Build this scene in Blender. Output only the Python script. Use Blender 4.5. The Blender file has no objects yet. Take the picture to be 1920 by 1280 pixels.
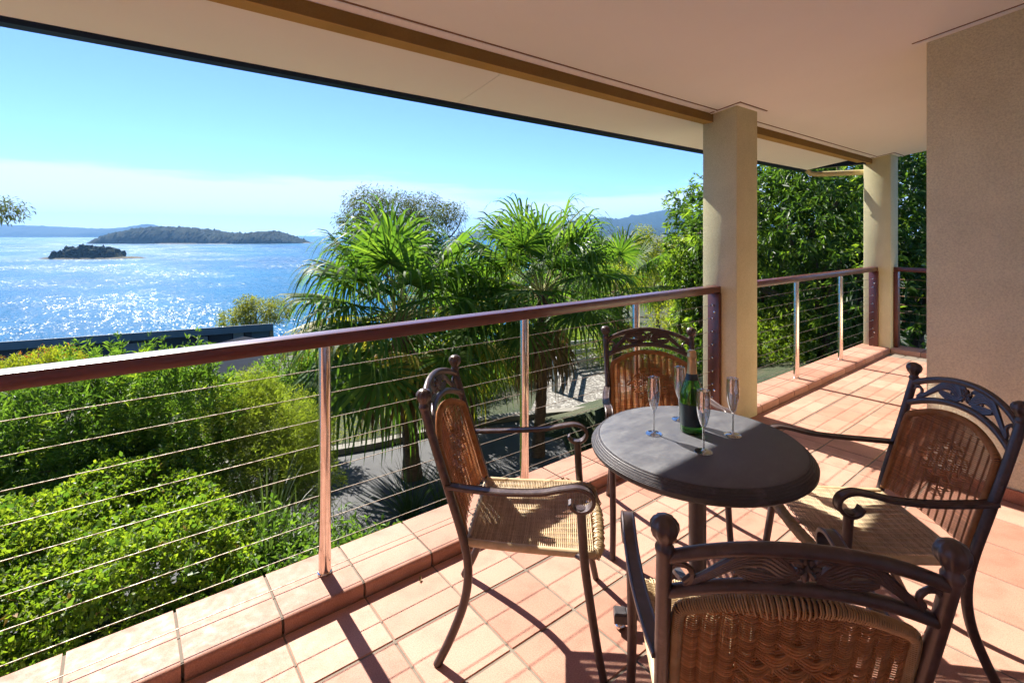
import bpy, bmesh, math, random
import numpy as np
from mathutils import Vector, Matrix

# ------------------------------------------------------------------ camera, sky, sun
scene = bpy.context.scene
R = math.radians
FPX = 934.35                      # focal length in pixels of a 1920 px wide picture
A1 = R(51.736)                    # camera heading from +X (along the railing) towards +Y (the sea)
EYE = 1.5
cam_data = bpy.data.cameras.new('camera')
cam = bpy.data.objects.new('camera', cam_data)
scene.collection.objects.link(cam)
cam.location = (0, 0, EYE)
cam.rotation_euler = (R(90), 0, A1 - R(90))
cam_data.sensor_width = 36
cam_data.lens = 36 * FPX / 1920
cam_data.shift_y = -200.5 / 1920
cam_data.clip_start = 0.05
cam_data.clip_end = 60000
scene.camera = cam

SUN_EL = R(40)
world = bpy.data.worlds.new('World')
scene.world = world
world.use_nodes = True
wt = world.node_tree
wt.nodes.clear()
def wn(t, **kw):
    n = wt.nodes.new(t)
    for k, v in kw.items(): setattr(n, k, v)
    return n
sky = wn('ShaderNodeTexSky', sky_type='NISHITA', sun_disc=False)
sky.sun_elevation = SUN_EL
sky.sun_rotation = 0.0
sky.altitude = 8000
sky.air_density = 1.0
sky.dust_density = 0.45
sky.ozone_density = 5.5
tc = wn('ShaderNodeTexCoord')
sep = wn('ShaderNodeSeparateXYZ')
wt.links.new(tc.outputs['Generated'], sep.inputs[0])
mp = wn('ShaderNodeMapping')
mp.inputs['Scale'].default_value = (1.3, 1.3, 13.0)
wt.links.new(tc.outputs['Generated'], mp.inputs[0])
cn = wn('ShaderNodeTexNoise')
cn.inputs['Scale'].default_value = 1.7
cn.inputs['Detail'].default_value = 6
cn.inputs['Roughness'].default_value = 0.55
wt.links.new(mp.outputs[0], cn.inputs['Vector'])
band = wn('ShaderNodeMapRange')            # cloud bank sits low above the horizon
band.inputs[1].default_value = 0.135; band.inputs[2].default_value = 0.055
band.inputs[3].default_value = 0.0; band.inputs[4].default_value = 1.0
wt.links.new(sep.outputs[2], band.inputs[0])
addn = wn('ShaderNodeMath', operation='MULTIPLY_ADD')
addn.inputs[1].default_value = 0.55; addn.inputs[2].default_value = 0.0
wt.links.new(band.outputs[0], addn.inputs[0])
sm = wn('ShaderNodeMath', operation='ADD')
wt.links.new(addn.outputs[0], sm.inputs[0]); wt.links.new(cn.outputs[0], sm.inputs[1])
cr = wn('ShaderNodeMapRange')
cr.inputs[1].default_value = 0.70; cr.inputs[2].default_value = 0.86
cr.inputs[3].default_value = 0.0; cr.inputs[4].default_value = 0.7
wt.links.new(sm.outputs[0], cr.inputs[0])
mixc = wn('ShaderNodeMix', data_type='RGBA')
wt.links.new(cr.outputs[0], mixc.inputs['Factor'])
wt.links.new(sky.outputs[0], mixc.inputs['A'])
mixc.inputs['B'].default_value = (3.1, 3.14, 3.2, 1)
bg = wn('ShaderNodeBackground')
bg.inputs[1].default_value = 0.05
wt.links.new(mixc.outputs['Result'], bg.inputs[0])
wo = wn('ShaderNodeOutputWorld')
wt.links.new(bg.outputs[0], wo.inputs[0])

sun_data = bpy.data.lights.new('sun', 'SUN')
sun_data.energy = 2.25
sun_data.angle = R(0.53)
sun_data.color = (1.0, 0.945, 0.86)
sun = bpy.data.objects.new('sun', sun_data)
scene.collection.objects.link(sun)
sun.rotation_euler = (-(R(90) - SUN_EL), 0, 0)
sun.location = (0, 30, 30)

vs = scene.view_settings
vs.view_transform = 'Standard'
vs.look = 'None'
vs.exposure = 2.95
vs.gamma = 1.0
vs.use_curve_mapping = False
scene.render.engine = 'CYCLES'
cy = scene.cycles
cy.use_denoising = True
cy.max_bounces = 9
cy.diffuse_bounces = 6
cy.glossy_bounces = 4
cy.transmission_bounces = 8
cy.transparent_max_bounces = 16
cy.volume_bounces = 0
cy.caustics_reflective = False
cy.caustics_refractive = False
cy.sample_clamp_indirect = 8
cy.use_adaptive_sampling = True
cy.adaptive_threshold = 0.02

C = scene.collection
rng = np.random.default_rng(7)
random.seed(7)
FW = np.array([math.cos(A1), math.sin(A1)]); RT = np.array([math.sin(A1), -math.cos(A1)])
def at(px, py, d):
    """a place seen along a bearing, d metres ahead"""
    p = d * FW + d * (px - 960) / FPX * RT
    return np.array([p[0], p[1], EYE - (py - 439.5) / FPX * d])

# ------------------------------------------------------------------ materials
MATS = {}
def mat(name):
    m = bpy.data.materials.new(name); m.use_nodes = True
    MATS[name] = m
    nt = m.node_tree
    b = nt.nodes['Principled BSDF']
    return m, nt, b
def node(nt, t, **kw):
    n = nt.nodes.new(t)
    for k, v in kw.items(): setattr(n, k, v)
    return n
def noise(nt, scale, detail=4, rough=.55, vec=None, coord='Object', sc=(1, 1, 1)):
    t = node(nt, 'ShaderNodeTexCoord')
    m = node(nt, 'ShaderNodeMapping'); m.inputs['Scale'].default_value = sc
    nt.links.new(t.outputs[coord], m.inputs[0])
    n = node(nt, 'ShaderNodeTexNoise')
    n.inputs['Scale'].default_value = scale; n.inputs['Detail'].default_value = detail
    n.inputs['Roughness'].default_value = rough
    nt.links.new(m.outputs[0], n.inputs['Vector'])
    return n.outputs[0]
def ramp(nt, fac, stops):
    r = node(nt, 'ShaderNodeValToRGB')
    cr_ = r.color_ramp
    while len(cr_.elements) < len(stops): cr_.elements.new(.5)
    for e, (p, c) in zip(cr_.elements, stops):
        e.position = p; e.color = (*c, 1) if len(c) == 3 else c
    nt.links.new(fac, r.inputs[0])
    return r.outputs[0]
def mixrgb(nt, fac, a, b, mode='MIX'):
    m = node(nt, 'ShaderNodeMix', data_type='RGBA', blend_type=mode)
    for k, v in (('Factor', fac), ('A', a), ('B', b)):
        if hasattr(v, 'is_linked') or hasattr(v, 'links'): nt.links.new(v, m.inputs[k])
        elif isinstance(v, (int, float)): m.inputs[k].default_value = v
        else: m.inputs[k].default_value = (*v, 1)
    return m.outputs['Result']
def bump(nt, b, h, strength=.3, dist=.01):
    n = node(nt, 'ShaderNodeBump'); n.inputs['Strength'].default_value = strength
    n.inputs['Distance'].default_value = dist
    nt.links.new(h, n.inputs['Height']); nt.links.new(n.outputs[0], b.inputs['Normal'])
    return n
def maprange(nt, v, a, b, c, d):
    n = node(nt, 'ShaderNodeMapRange')
    for i, x in zip((1, 2, 3, 4), (a, b, c, d)): n.inputs[i].default_value = x
    nt.links.new(v, n.inputs[0]); return n.outputs[0]

def simple(name, col, rough=.5, metal=0, var=.12, nscale=20, bmp=0, bscale=200, bdist=.002, spec=.5, coat=0):
    m, nt, b = mat(name)
    n = noise(nt, nscale)
    lo = tuple(max(0, c * (1 - var)) for c in col); hi = tuple(min(1, c * (1 + var)) for c in col)
    nt.links.new(ramp(nt, n, [(.3, lo), (.7, hi)]), b.inputs['Base Color'])
    b.inputs['Roughness'].default_value = rough
    b.inputs['Metallic'].default_value = metal
    b.inputs['Specular IOR Level'].default_value = spec
    b.inputs['Coat Weight'].default_value = coat
    if bmp: bump(nt, b, noise(nt, bscale, 3), bmp, bdist)
    return m

def tile_mat(name, col, col2):
    m, nt, b = mat(name)
    oi = node(nt, 'ShaderNodeObjectInfo')
    base = mixrgb(nt, oi.outputs['Random'], col, col2)
    sp = noise(nt, 220, 3, .7)
    spk = ramp(nt, sp, [(.35, (.72, .70, .68)), (.6, (1.0, 1.0, 1.0)), (.75, (1.12, 1.1, 1.08))])
    c1 = mixrgb(nt, 1.0, base, spk, 'MULTIPLY')
    bl = ramp(nt, noise(nt, 7, 4), [(.25, (.74, .71, .69)), (.5, (1, 1, 1)), (.8, (1.1, 1.1, 1.1))])
    nt.links.new(mixrgb(nt, 1.0, c1, bl, 'MULTIPLY'), b.inputs['Base Color'])
    nt.links.new(maprange(nt, noise(nt, 30, 4), .3, .7, .52, .72), b.inputs['Roughness'])
    b.inputs['Specular IOR Level'].default_value = .2
    bump(nt, b, sp, .25, .0012)
    return m
tile_mat('terracotta', (.39, .188, .128), (.52, .285, .205))
tile_mat('terracotta_dark', (.40, .17, .10), (.44, .20, .12))
simple('grout', (.165, .13, .095), .9, var=.25, nscale=4, bmp=.4)

def stucco(name, col, bs=260, strength=.5, dist=.004):
    m, nt, b = mat(name)
    n = noise(nt, 3.0, 5)
    lo = tuple(c * .9 for c in col); hi = tuple(min(1, c * 1.07) for c in col)
    st = noise(nt, 1.2, 6, .7, sc=(1, 1, .25))
    c0 = ramp(nt, n, [(.3, lo), (.7, hi)])
    c0 = mixrgb(nt, 1.0, c0, ramp(nt, noise(nt, bs * 1.5, 4, .7), [(.32, (.80, .79, .77)), (.6, (1.04, 1.04, 1.04))]), 'MULTIPLY')
    nt.links.new(mixrgb(nt, 1.0, c0, ramp(nt, st, [(.3, (.93, .92, .9)), (.6, (1, 1, 1))]), 'MULTIPLY'), b.inputs['Base Color'])
    b.inputs['Roughness'].default_value = .9
    b.inputs['Specular IOR Level'].default_value = .2
    bump(nt, b, noise(nt, bs, 5, .65), strength, dist)
stucco('column_paint', (.62, .58, .365), 120, .45, .004)
stucco('wall_paint', (.76, .70, .48), 70, 1.0, .012)
stucco('beam_paint', (.52, .36, .13), 200, .1, .001)
stucco('beam_shade_brown', (.23, .145, .045), 200, .1, .001)  # beam's inner face, its shade put into the colour
simple('ceiling_paint', (.92, .95, .945), .85, var=.015, nscale=1.5, bmp=.05, bscale=300, bdist=.001, spec=.15)
simple('gutter', (.002, .009, .036), .5, spec=.25)
simple('groove_shade_brown', (.20, .115, .07), .8)  # shade of the narrow ceiling groove, given as a brown colour
simple('pipe_paint', (.46, .37, .17), .5)
simple('roof_sheet', (.18, .19, .20), .5)

def wood_mat():
    m, nt, b = mat('rail_wood')
    g = noise(nt, 9, 6, .6, sc=(.6, 14, 14))
    nt.links.new(ramp(nt, g, [(.3, (.058, .0115, .008)), (.7, (.105, .022, .015))]), b.inputs['Base Color'])
    b.inputs['Roughness'].default_value = .34
    nt.links.new(maprange(nt, g, .3, .7, .27, .42), b.inputs['Roughness'])
    b.inputs['Coat Weight'].default_value = .35; b.inputs['Coat Roughness'].default_value = .25
    bump(nt, b, g, .15, .0015)
wood_mat()
def steel(name, col, rough):
    m, nt, b = mat(name)
    n = noise(nt, 6, 4, sc=(1, 1, 6))
    nt.links.new(ramp(nt, n, [(.3, tuple(c * .88 for c in col)), (.7, col)]), b.inputs['Base Color'])
    b.inputs['Metallic'].default_value = 1
    nt.links.new(maprange(nt, noise(nt, 60, 4, sc=(1, 1, .1)), .3, .7, rough * .7, rough * 1.5), b.inputs['Roughness'])
steel('steel', (.78, .74, .70), .14)
steel('wire_steel', (.30, .26, .21), .55)

def painted_metal(name, col, rough=.36):
    m, nt, b = mat(name)
    n = noise(nt, 45, 6, .7)
    w = noise(nt, 11, 5, .65)
    c0 = ramp(nt, n, [(.3, tuple(c * .75 for c in col)), (.7, tuple(c * 1.25 for c in col))])
    nt.links.new(mixrgb(nt, maprange(nt, w, .60, .72, 0, .45), c0, tuple(min(1, c * 2.6 + .02) for c in col)), b.inputs['Base Color'])
    nt.links.new(maprange(nt, n, .3, .7, rough * .8, rough * 1.3), b.inputs['Roughness'])
    b.inputs['Metallic'].default_value = .25
    bump(nt, b, noise(nt, 300, 3), .12, .0008)
painted_metal('chair_metal', (.066, .043, .038), .34)
painted_metal('table_metal', (.050, .044, .045), .42)
def table_top():
    m, nt, b = mat('table_top')
    n = noise(nt, 9, 8, .7, sc=(1, 2.2, 1)); s = noise(nt, 60, 6, .7, sc=(1, 5, 1))
    c0 = ramp(nt, n, [(.25, (.050, .050, .060)), (.52, (.080, .081, .090)), (.80, (.128, .130, .137))])
    nt.links.new(mixrgb(nt, maprange(nt, s, .5, .75, 0, .35), c0, (.12, .12, .122)), b.inputs['Base Color'])
    nt.links.new(maprange(nt, n, .3, .7, .42, .62), b.inputs['Roughness'])
    bump(nt, b, s, .12, .0006)
table_top()

def rattan(name, c_lo, c_hi, transl=.25):
    m, nt, b = mat(name)
    isl = node(nt, 'ShaderNodeNewGeometry')
    n = noise(nt, 28, 5, .6)
    base = ramp(nt, n, [(.28, c_lo), (.72, c_hi)])
    v = ramp(nt, isl.outputs['Random Per Island'], [(0, (.72, .68, .64)), (1, (1.15, 1.12, 1.08))])
    col = mixrgb(nt, 1.0, base, v, 'MULTIPLY')
    nt.links.new(col, b.inputs['Base Color'])
    b.inputs['Roughness'].default_value = .42
    t = node(nt, 'ShaderNodeBsdfTranslucent'); nt.links.new(col, t.inputs[0])
    mx = node(nt, 'ShaderNodeMixShader'); mx.inputs[0].default_value = transl
    nt.links.new(b.outputs[0], mx.inputs[1]); nt.links.new(t.outputs[0], mx.inputs[2])
    nt.links.new(mx.outputs[0], nt.nodes['Material Output'].inputs[0])
rattan('rattan', (.46, .20, .070), (.68, .36, .15), .40)
rattan('rattan_mid', (.34, .20, .09), (.52, .33, .16), .12)
rattan('rattan_pale', (.42, .31, .175), (.60, .47, .29), .15)

def thin_glass(name, tint=(1, 1, 1), base_t=.96):
    m, nt, b = mat(name)
    nt.nodes.remove(b)
    tr = node(nt, 'ShaderNodeBsdfTransparent'); tr.inputs[0].default_value = (*[c * base_t for c in tint], 1)
    gl = node(nt, 'ShaderNodeBsdfGlossy'); gl.inputs['Roughness'].default_value = .03
    ge = node(nt, 'ShaderNodeNewGeometry')
    dt = node(nt, 'ShaderNodeVectorMath', operation='DOT_PRODUCT')
    nt.links.new(ge.outputs['Normal'], dt.inputs[0]); nt.links.new(ge.outputs['Incoming'], dt.inputs[1])
    def mth(op, x, y=None):
        n = node(nt, 'ShaderNodeMath', operation=op)
        for i, q in enumerate((x, y)):
            if q is None: continue
            if isinstance(q, (int, float)): n.inputs[i].default_value = q
            else: nt.links.new(q, n.inputs[i])
        return n.outputs[0]
    om = mth('SUBTRACT', 1.0, mth('ABSOLUTE', dt.outputs['Value']))
    fr = mth('ADD', mth('MULTIPLY', mth('POWER', om, 4.0), .5), mth('MULTIPLY_ADD', noise(nt, 8, 2), .03))
    mx = node(nt, 'ShaderNodeMixShader')
    nt.links.new(fr, mx.inputs[0]); nt.links.new(tr.outputs[0], mx.inputs[1]); nt.links.new(gl.outputs[0], mx.inputs[2])
    nt.links.new(mx.outputs[0], nt.nodes['Material Output'].inputs[0])
thin_glass('flute_glass')
def bottle_glass():
    m, nt, b = mat('bottle_glass')
    n = noise(nt, 5, 2)
    nt.links.new(ramp(nt, n, [(.3, (.030, .17, .018)), (.7, (.06, .26, .03))]), b.inputs['Base Color'])
    b.inputs['Transmission Weight'].default_value = .85
    b.inputs['Roughness'].default_value = .03
    b.inputs['IOR'].default_value = 1.4
bottle_glass()
simple('gold_foil', (.62, .40, .18), .34, .75, bmp=.5, bscale=70, bdist=.003)
simple('label_cream', (.62, .50, .30), .5)
simple('label_dark', (.012, .02, .022), .4)

def leaf_mat(name, lo, hi, transl=.45, rough=.38, spec=.5):
    m, nt, b = mat(name)
    isl = node(nt, 'ShaderNodeNewGeometry')
    col = ramp(nt, isl.outputs['Random Per Island'], [(0, lo), (.55, tuple((a + c) / 2 for a, c in zip(lo, hi))), (1, hi)])
    pn = ramp(nt, noise(nt, .9, 3), [(.3, (.78, .82, .75)), (.7, (1.15, 1.1, 1.0))])
    col = mixrgb(nt, 1.0, col, pn, 'MULTIPLY')
    col = mixrgb(nt, 1.0, col, (1.22, 1.22, 1.22), 'MULTIPLY')
    nt.links.new(col, b.inputs['Base Color'])
    b.inputs['Roughness'].default_value = rough + .12
    b.inputs['Specular IOR Level'].default_value = spec * .6
    t = node(nt, 'ShaderNodeBsdfTranslucent')
    tcol = mixrgb(nt, 1.0, col, (1.9, 2.0, .75), 'MULTIPLY')
    nt.links.new(tcol, t.inputs[0])
    mx = node(nt, 'ShaderNodeMixShader'); mx.inputs[0].default_value = transl
    nt.links.new(b.outputs[0], mx.inputs[1]); nt.links.new(t.outputs[0], mx.inputs[2])
    nt.links.new(mx.outputs[0], nt.nodes['Material Output'].inputs[0])
    return m
leaf_mat('leaf_lime', (.050, .095, .012), (.16, .205, .028), .5)
leaf_mat('leaf_shrub', (.038, .082, .018), (.095, .155, .034), .45, .36)
leaf_mat('leaf_feather', (.085, .12, .020), (.17, .20, .045), .5, .5)
leaf_mat('leaf_mango', (.022, .050, .012), (.055, .100, .022), .45, .30)
leaf_mat('leaf_mango_young', (.075, .13, .018), (.15, .21, .035), .5, .36)
leaf_mat('leaf_palm', (.036, .084, .017), (.098, .152, .030), .5, .46, .3)
leaf_mat('leaf_palm_yellow', (.14, .13, .020), (.24, .21, .04), .45, .4)
leaf_mat('leaf_gum', (.040, .056, .026), (.085, .10, .046), .3, .5)
leaf_mat('leaf_olive', (.085, .095, .020), (.17, .17, .045), .45, .45)
leaf_mat('leaf_yellow', (.10, .12, .015), (.20, .21, .03), .5, .45)
leaf_mat('leaf_straw', (.030, .055, .025), (.075, .105, .045), .3, .35)
leaf_mat('leaf_red', (.20, .055, .035), (.32, .11, .06), .4, .4)
leaf_mat('frond_dead', (.10, .060, .030), (.21, .135, .075), .2, .7)
def bark(name, lo, hi, sc=(1, 1, .3)):
    m, nt, b = mat(name)
    n = noise(nt, 14, 7, .7, sc=sc)
    nt.links.new(ramp(nt, n, [(.3, lo), (.7, hi)]), b.inputs['Base Color'])
    b.inputs['Roughness'].default_value = .9
    bump(nt, b, n, .8, .03)
bark('bark', (.05, .035, .022), (.16, .115, .075))
bark('palm_bark', (.055, .034, .020), (.17, .105, .06), (1, 1, 3))
bark('petiole', (.16, .17, .05), (.32, .30, .11))
# the setting
def ground_mat():
    m, nt, b = mat('ground')
    n = noise(nt, .9, 8, .65); n2 = noise(nt, 14, 5)
    c = ramp(nt, n, [(.32, (.014, .026, .007)), (.5, (.028, .040, .010)), (.68, (.060, .048, .022))])
    nt.links.new(mixrgb(nt, 1.0, c, ramp(nt, n2, [(.3, (.7, .7, .7)), (.7, (1.15, 1.15, 1.15))]), 'MULTIPLY'), b.inputs['Base Color'])
    b.inputs['Roughness'].default_value = .95
    bump(nt, b, n2, .8, .06)
ground_mat()
def bush_land(name, lo, hi, scale):
    m, nt, b = mat(name)
    n = noise(nt, scale, 8, .7); n2 = noise(nt, scale * 5, 6, .7)
    c = ramp(nt, n, [(.3, lo), (.7, hi)])
    nt.links.new(mixrgb(nt, 1.0, c, ramp(nt, n2, [(.35, (.55, .6, .55)), (.65, (1.2, 1.2, 1.1))]), 'MULTIPLY'), b.inputs['Base Color'])
    b.inputs['Roughness'].default_value = 1
    b.inputs['Specular IOR Level'].default_value = .1
    bump(nt, b, n2, 1.0, 4)
bush_land('forest', (.004, .012, .009), (.011, .024, .015), .02)
bush_land('shore_rock', (.10, .085, .065), (.20, .165, .12), .05)
def asphalt():
    m, nt, b = mat('asphalt')
    n = noise(nt, 1.1, 6); s = noise(nt, 90, 3)
    c = ramp(nt, n, [(.3, (.048, .048, .051)), (.7, (.075, .075, .076))])
    nt.links.new(mixrgb(nt, 1.0, c, ramp(nt, s, [(.3, (.6, .6, .6)), (.7, (1.3, 1.3, 1.3))]), 'MULTIPLY'), b.inputs['Base Color'])
    b.inputs['Roughness'].default_value = .85
    bump(nt, b, s, .5, .01)
asphalt()
def pebble():
    m, nt, b = mat('pebble_concrete')
    t = node(nt, 'ShaderNodeTexCoord'); v = node(nt, 'ShaderNodeTexVoronoi'); v.inputs['Scale'].default_value = 13
    nt.links.new(t.outputs['Object'], v.inputs['Vector'])
    c = ramp(nt, v.outputs['Color'], [(.15, (.12, .11, .095)), (.5, (.25, .235, .21)), (.9, (.39, .37, .34))])
    e = ramp(nt, v.outputs['Distance'], [(.25, (1, 1, 1)), (.62, (.45, .43, .4))])
    nt.links.new(mixrgb(nt, 1.0, c, e, 'MULTIPLY'), b.inputs['Base Color'])
    b.inputs['Roughness'].default_value = .85
    inv = node(nt, 'ShaderNodeMath', operation='SUBTRACT'); inv.inputs[0].default_value = 1; nt.links.new(v.outputs['Distance'], inv.inputs[1])
    bump(nt, b, inv.outputs[0], .6, .02)
pebble()
simple('concrete', (.19, .175, .15), .9, bmp=.3, bscale=60, nscale=3)
simple('fence_paint', (.50, .50, .50), .6, nscale=6)
simple('house_blue', (.030, .055, .085), .7, nscale=2)
simple('house_fascia', (.060, .125, .175), .5, nscale=2)
simple('house_pane', (.16, .25, .34), .1, nscale=1)
simple('corrugated', (.12, .117, .11), .5, .2, nscale=2)
simple('far_white', (.6, .58, .55), .7, nscale=.3)
def sea_mat():
    m, nt, b = mat('sea')
    big = noise(nt, .0055, 5, .6, sc=(1, .35, 1))
    c = ramp(nt, big, [(.3, (.001, .058, .145)), (.7, (.003, .110, .215))])
    nt.links.new(c, b.inputs['Base Color'])
    b.inputs['IOR'].default_value = 1.33
    b.inputs['Specular IOR Level'].default_value = SEA_SPEC
    gust = noise(nt, .010, 7, .62, sc=(.7, .45, 1))
    nt.links.new(maprange(nt, gust, .40, .62, SEA_R0, SEA_R1), b.inputs['Roughness'])
    tcd = node(nt, 'ShaderNodeTexCoord')
    vec = None
    for k, (sx, sy, amp) in enumerate(SEA_L):          # wavelets of three sizes, each facet with its own tilt
        mp_ = node(nt, 'ShaderNodeMapping'); mp_.inputs['Scale'].default_value = (sx, sy, 1); mp_.inputs['Rotation'].default_value = (0, 0, .15 * k)
        nt.links.new(tcd.outputs['Object'], mp_.inputs[0])
        v = node(nt, 'ShaderNodeTexVoronoi'); v.inputs['Scale'].default_value = 1.0; v.inputs['Randomness'].default_value = 1.0
        nt.links.new(mp_.outputs[0], v.inputs['Vector'])
        sb = node(nt, 'ShaderNodeVectorMath', operation='SUBTRACT'); sb.inputs[1].default_value = (.5, .5, .5)
        nt.links.new(v.outputs['Color'], sb.inputs[0])
        ml = node(nt, 'ShaderNodeVectorMath', operation='MULTIPLY'); ml.inputs[1].default_value = (2 * amp, 2 * amp, 0)
        nt.links.new(sb.outputs[0], ml.inputs[0])
        if vec is None: vec = ml.outputs[0]
        else:
            ad = node(nt, 'ShaderNodeVectorMath', operation='ADD'); nt.links.new(vec, ad.inputs[0]); nt.links.new(ml.outputs[0], ad.inputs[1]); vec = ad.outputs[0]
    gs = node(nt, 'ShaderNodeVectorMath', operation='SCALE'); nt.links.new(vec, gs.inputs[0]); nt.links.new(maprange(nt, gust, .40, .60, SEA_G0, 1.0), gs.inputs['Scale'])
    up = node(nt, 'ShaderNodeVectorMath', operation='ADD'); up.inputs[1].default_value = (0, 0, 1); nt.links.new(gs.outputs[0], up.inputs[0])
    nm = node(nt, 'ShaderNodeVectorMath', operation='NORMALIZE'); nt.links.new(up.outputs[0], nm.inputs[0])
    nt.links.new(nm.outputs[0], b.inputs['Normal'])
SEA_SPEC = .038; SEA_R0 = .26; SEA_R1 = .32; SEA_G0 = .24
SEA_L = ((2.5, .60, .30), (.5, .13, .14), (.14, .04, .07))
sea_mat()

# ------------------------------------------------------------------ mesh tools
class MB:
    def __init__(s): s.v = []; s.f = []
    def add(s, v, f):
        o = len(s.v); s.v.extend([tuple(map(float, p)) for p in v]); s.f.extend([tuple(i + o for i in q) for q in f]); return s
    def box(s, a, b):
        x0, y0, z0 = a; x1, y1, z1 = b
        return s.add([(x0, y0, z0), (x1, y0, z0), (x1, y1, z0), (x0, y1, z0), (x0, y0, z1), (x1, y0, z1), (x1, y1, z1), (x0, y1, z1)],
                     [(0, 3, 2, 1), (4, 5, 6, 7), (0, 1, 5, 4), (1, 2, 6, 5), (2, 3, 7, 6), (3, 0, 4, 7)])
    def bbox(s, a, b, w=.004, seg=1):
        bm = bmesh.new(); bmesh.ops.create_cube(bm, size=1)
        for v in bm.verts:
            v.co = Vector(((a[0] + b[0]) / 2 + v.co.x * (b[0] - a[0]), (a[1] + b[1]) / 2 + v.co.y * (b[1] - a[1]), (a[2] + b[2]) / 2 + v.co.z * (b[2] - a[2])))
        bmesh.ops.bevel(bm, geom=list(bm.edges), offset=w, segments=seg, profile=.5, affect='EDGES')
        bm.verts.index_update()
        s.add([v.co for v in bm.verts], [[v.index for v in f.verts] for f in bm.faces]); bm.free(); return s
    def prism(s, poly, z0, z1):
        n = len(poly)
        v = [(x, y, z0) for x, y in poly] + [(x, y, z1) for x, y in poly]
        return s.add(v, [tuple(range(n))[::-1], tuple(range(n, 2 * n))] + [(i, (i + 1) % n, n + (i + 1) % n, n + i) for i in range(n)])
    def tube(s, pts, r, n=8, closed=False, cap=True):
        P = np.array(pts, float); m = len(P)
        rr = np.full(m, r) if np.isscalar(r) else np.array(r, float)
        T = np.gradient(P, axis=0)
        if closed: T = np.roll(P, -1, 0) - np.roll(P, 1, 0)
        T /= np.linalg.norm(T, axis=1)[:, None] + 1e-12
        u = np.cross(T[0], (0, 0, 1.0))
        if np.linalg.norm(u) < .1: u = np.cross(T[0], (1.0, 0, 0))
        u /= np.linalg.norm(u)
        a = np.arange(n) * 2 * np.pi / n
        V = []
        for i in range(m):
            u = u - T[i] * np.dot(u, T[i]); u /= np.linalg.norm(u) + 1e-12
            w = np.cross(T[i], u)
            V.extend(P[i] + rr[i] * (np.cos(a)[:, None] * u + np.sin(a)[:, None] * w))
        F = []
        for i in range(m if closed else m - 1):
            j = (i + 1) % m
            for k in range(n):
                F.append((i * n + k, i * n + (k + 1) % n, j * n + (k + 1) % n, j * n + k))
        if cap and not closed:
            F.append(tuple(range(n))[::-1]); F.append(tuple((m - 1) * n + k for k in range(n)))
        return s.add(V, F)
    def bar(s, pts, side, prof):
        """sweep a closed profile [(across, up)] along pts, 'side' is the across direction"""
        P = np.array(pts, float); m = len(P); n = len(prof)
        T = np.gradient(P, axis=0); T /= np.linalg.norm(T, axis=1)[:, None]
        V = []
        for i in range(m):
            sd = np.array(side, float); sd = sd - T[i] * np.dot(sd, T[i]); sd /= np.linalg.norm(sd)
            up = np.cross(sd, T[i])
            for a, b in prof: V.append(P[i] + sd * a + up * b)
        F = [(i * n + k, i * n + (k + 1) % n, (i + 1) * n + (k + 1) % n, (i + 1) * n + k) for i in range(m - 1) for k in range(n)]
        F += [tuple(range(n))[::-1], tuple((m - 1) * n + k for k in range(n))]
        return s.add(V, F)
    def lathe(s, prof, n=24, c=(0, 0, 0), wob=None, top=True):
        V = []; F = []
        for r_, z in prof:
            for k in range(n):
                a = 2 * math.pi * k / n
                q = r_ * (wob(a, z) if wob else 1)
                V.append((c[0] + q * math.cos(a), c[1] + q * math.sin(a), c[2] + z))
        for i in range(len(prof) - 1):
            for k in range(n):
                F.append((i * n + k, i * n + (k + 1) % n, (i + 1) * n + (k + 1) % n, (i + 1) * n + k))
        if prof[0][0] > 1e-6: F.append(tuple(range(n))[::-1])
        if top and prof[-1][0] > 1e-6: F.append(tuple((len(prof) - 1) * n + k for k in range(n)))
        return s.add(V, F)
    def mesh(s, name, m, smooth=True, angle=35, shift=None):
        me = bpy.data.meshes.new(name)
        V = np.array(s.v)
        if shift is not None: V = V - np.array(shift)
        me.from_pydata(V.tolist(), [], s.f)
        me.materials.append(MATS[m])
        if smooth:
            me.polygons.foreach_set('use_smooth', [True] * len(me.polygons))
            me.set_sharp_from_angle(angle=R(angle))
        me.update(); return me
def npmesh(name, V, F, m, smooth=False):
    """fast mesh from numpy arrays, F is (n,3) or (n,4)"""
    me = bpy.data.meshes.new(name)
    V = np.ascontiguousarray(V, np.float32); F = np.ascontiguousarray(F, np.int32)
    k = F.shape[1]
    me.vertices.add(len(V)); me.vertices.foreach_set('co', V.ravel())
    me.loops.add(F.size); me.loops.foreach_set('vertex_index', F.ravel())
    me.polygons.add(len(F)); me.polygons.foreach_set('loop_start', np.arange(0, F.size, k, dtype=np.int32))
    me.polygons.foreach_set('loop_total', np.full(len(F), k, np.int32))
    if smooth: me.polygons.foreach_set('use_smooth', np.ones(len(F), bool))
    me.materials.append(MATS[m]); me.update(calc_edges=True); return me
def world_loc(o):
    p = Vector((0, 0, 0))
    while o is not None: p = p + o.location; o = o.parent
    return p
def thing(name, label, cat, loc=(0, 0, 0), rz=0, group=None, kind=None):
    o = bpy.data.objects.new(name, None); C.objects.link(o)
    o.location = loc; o.rotation_euler = (0, 0, rz); o.empty_display_size = .1
    return tag(o, label, cat, group, kind)
def tag(o, label=None, cat=None, group=None, kind=None):
    if label: o['label'] = label
    if cat: o['category'] = cat
    if group: o['group'] = group
    if kind: o['kind'] = kind
    return o
def link(name, me, parent=None, loc=None, kind=None):
    o = bpy.data.objects.new(name, me); C.objects.link(o); o.parent = parent
    if loc is not None: o.location = loc
    if kind: o['kind'] = kind
    return o
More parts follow.
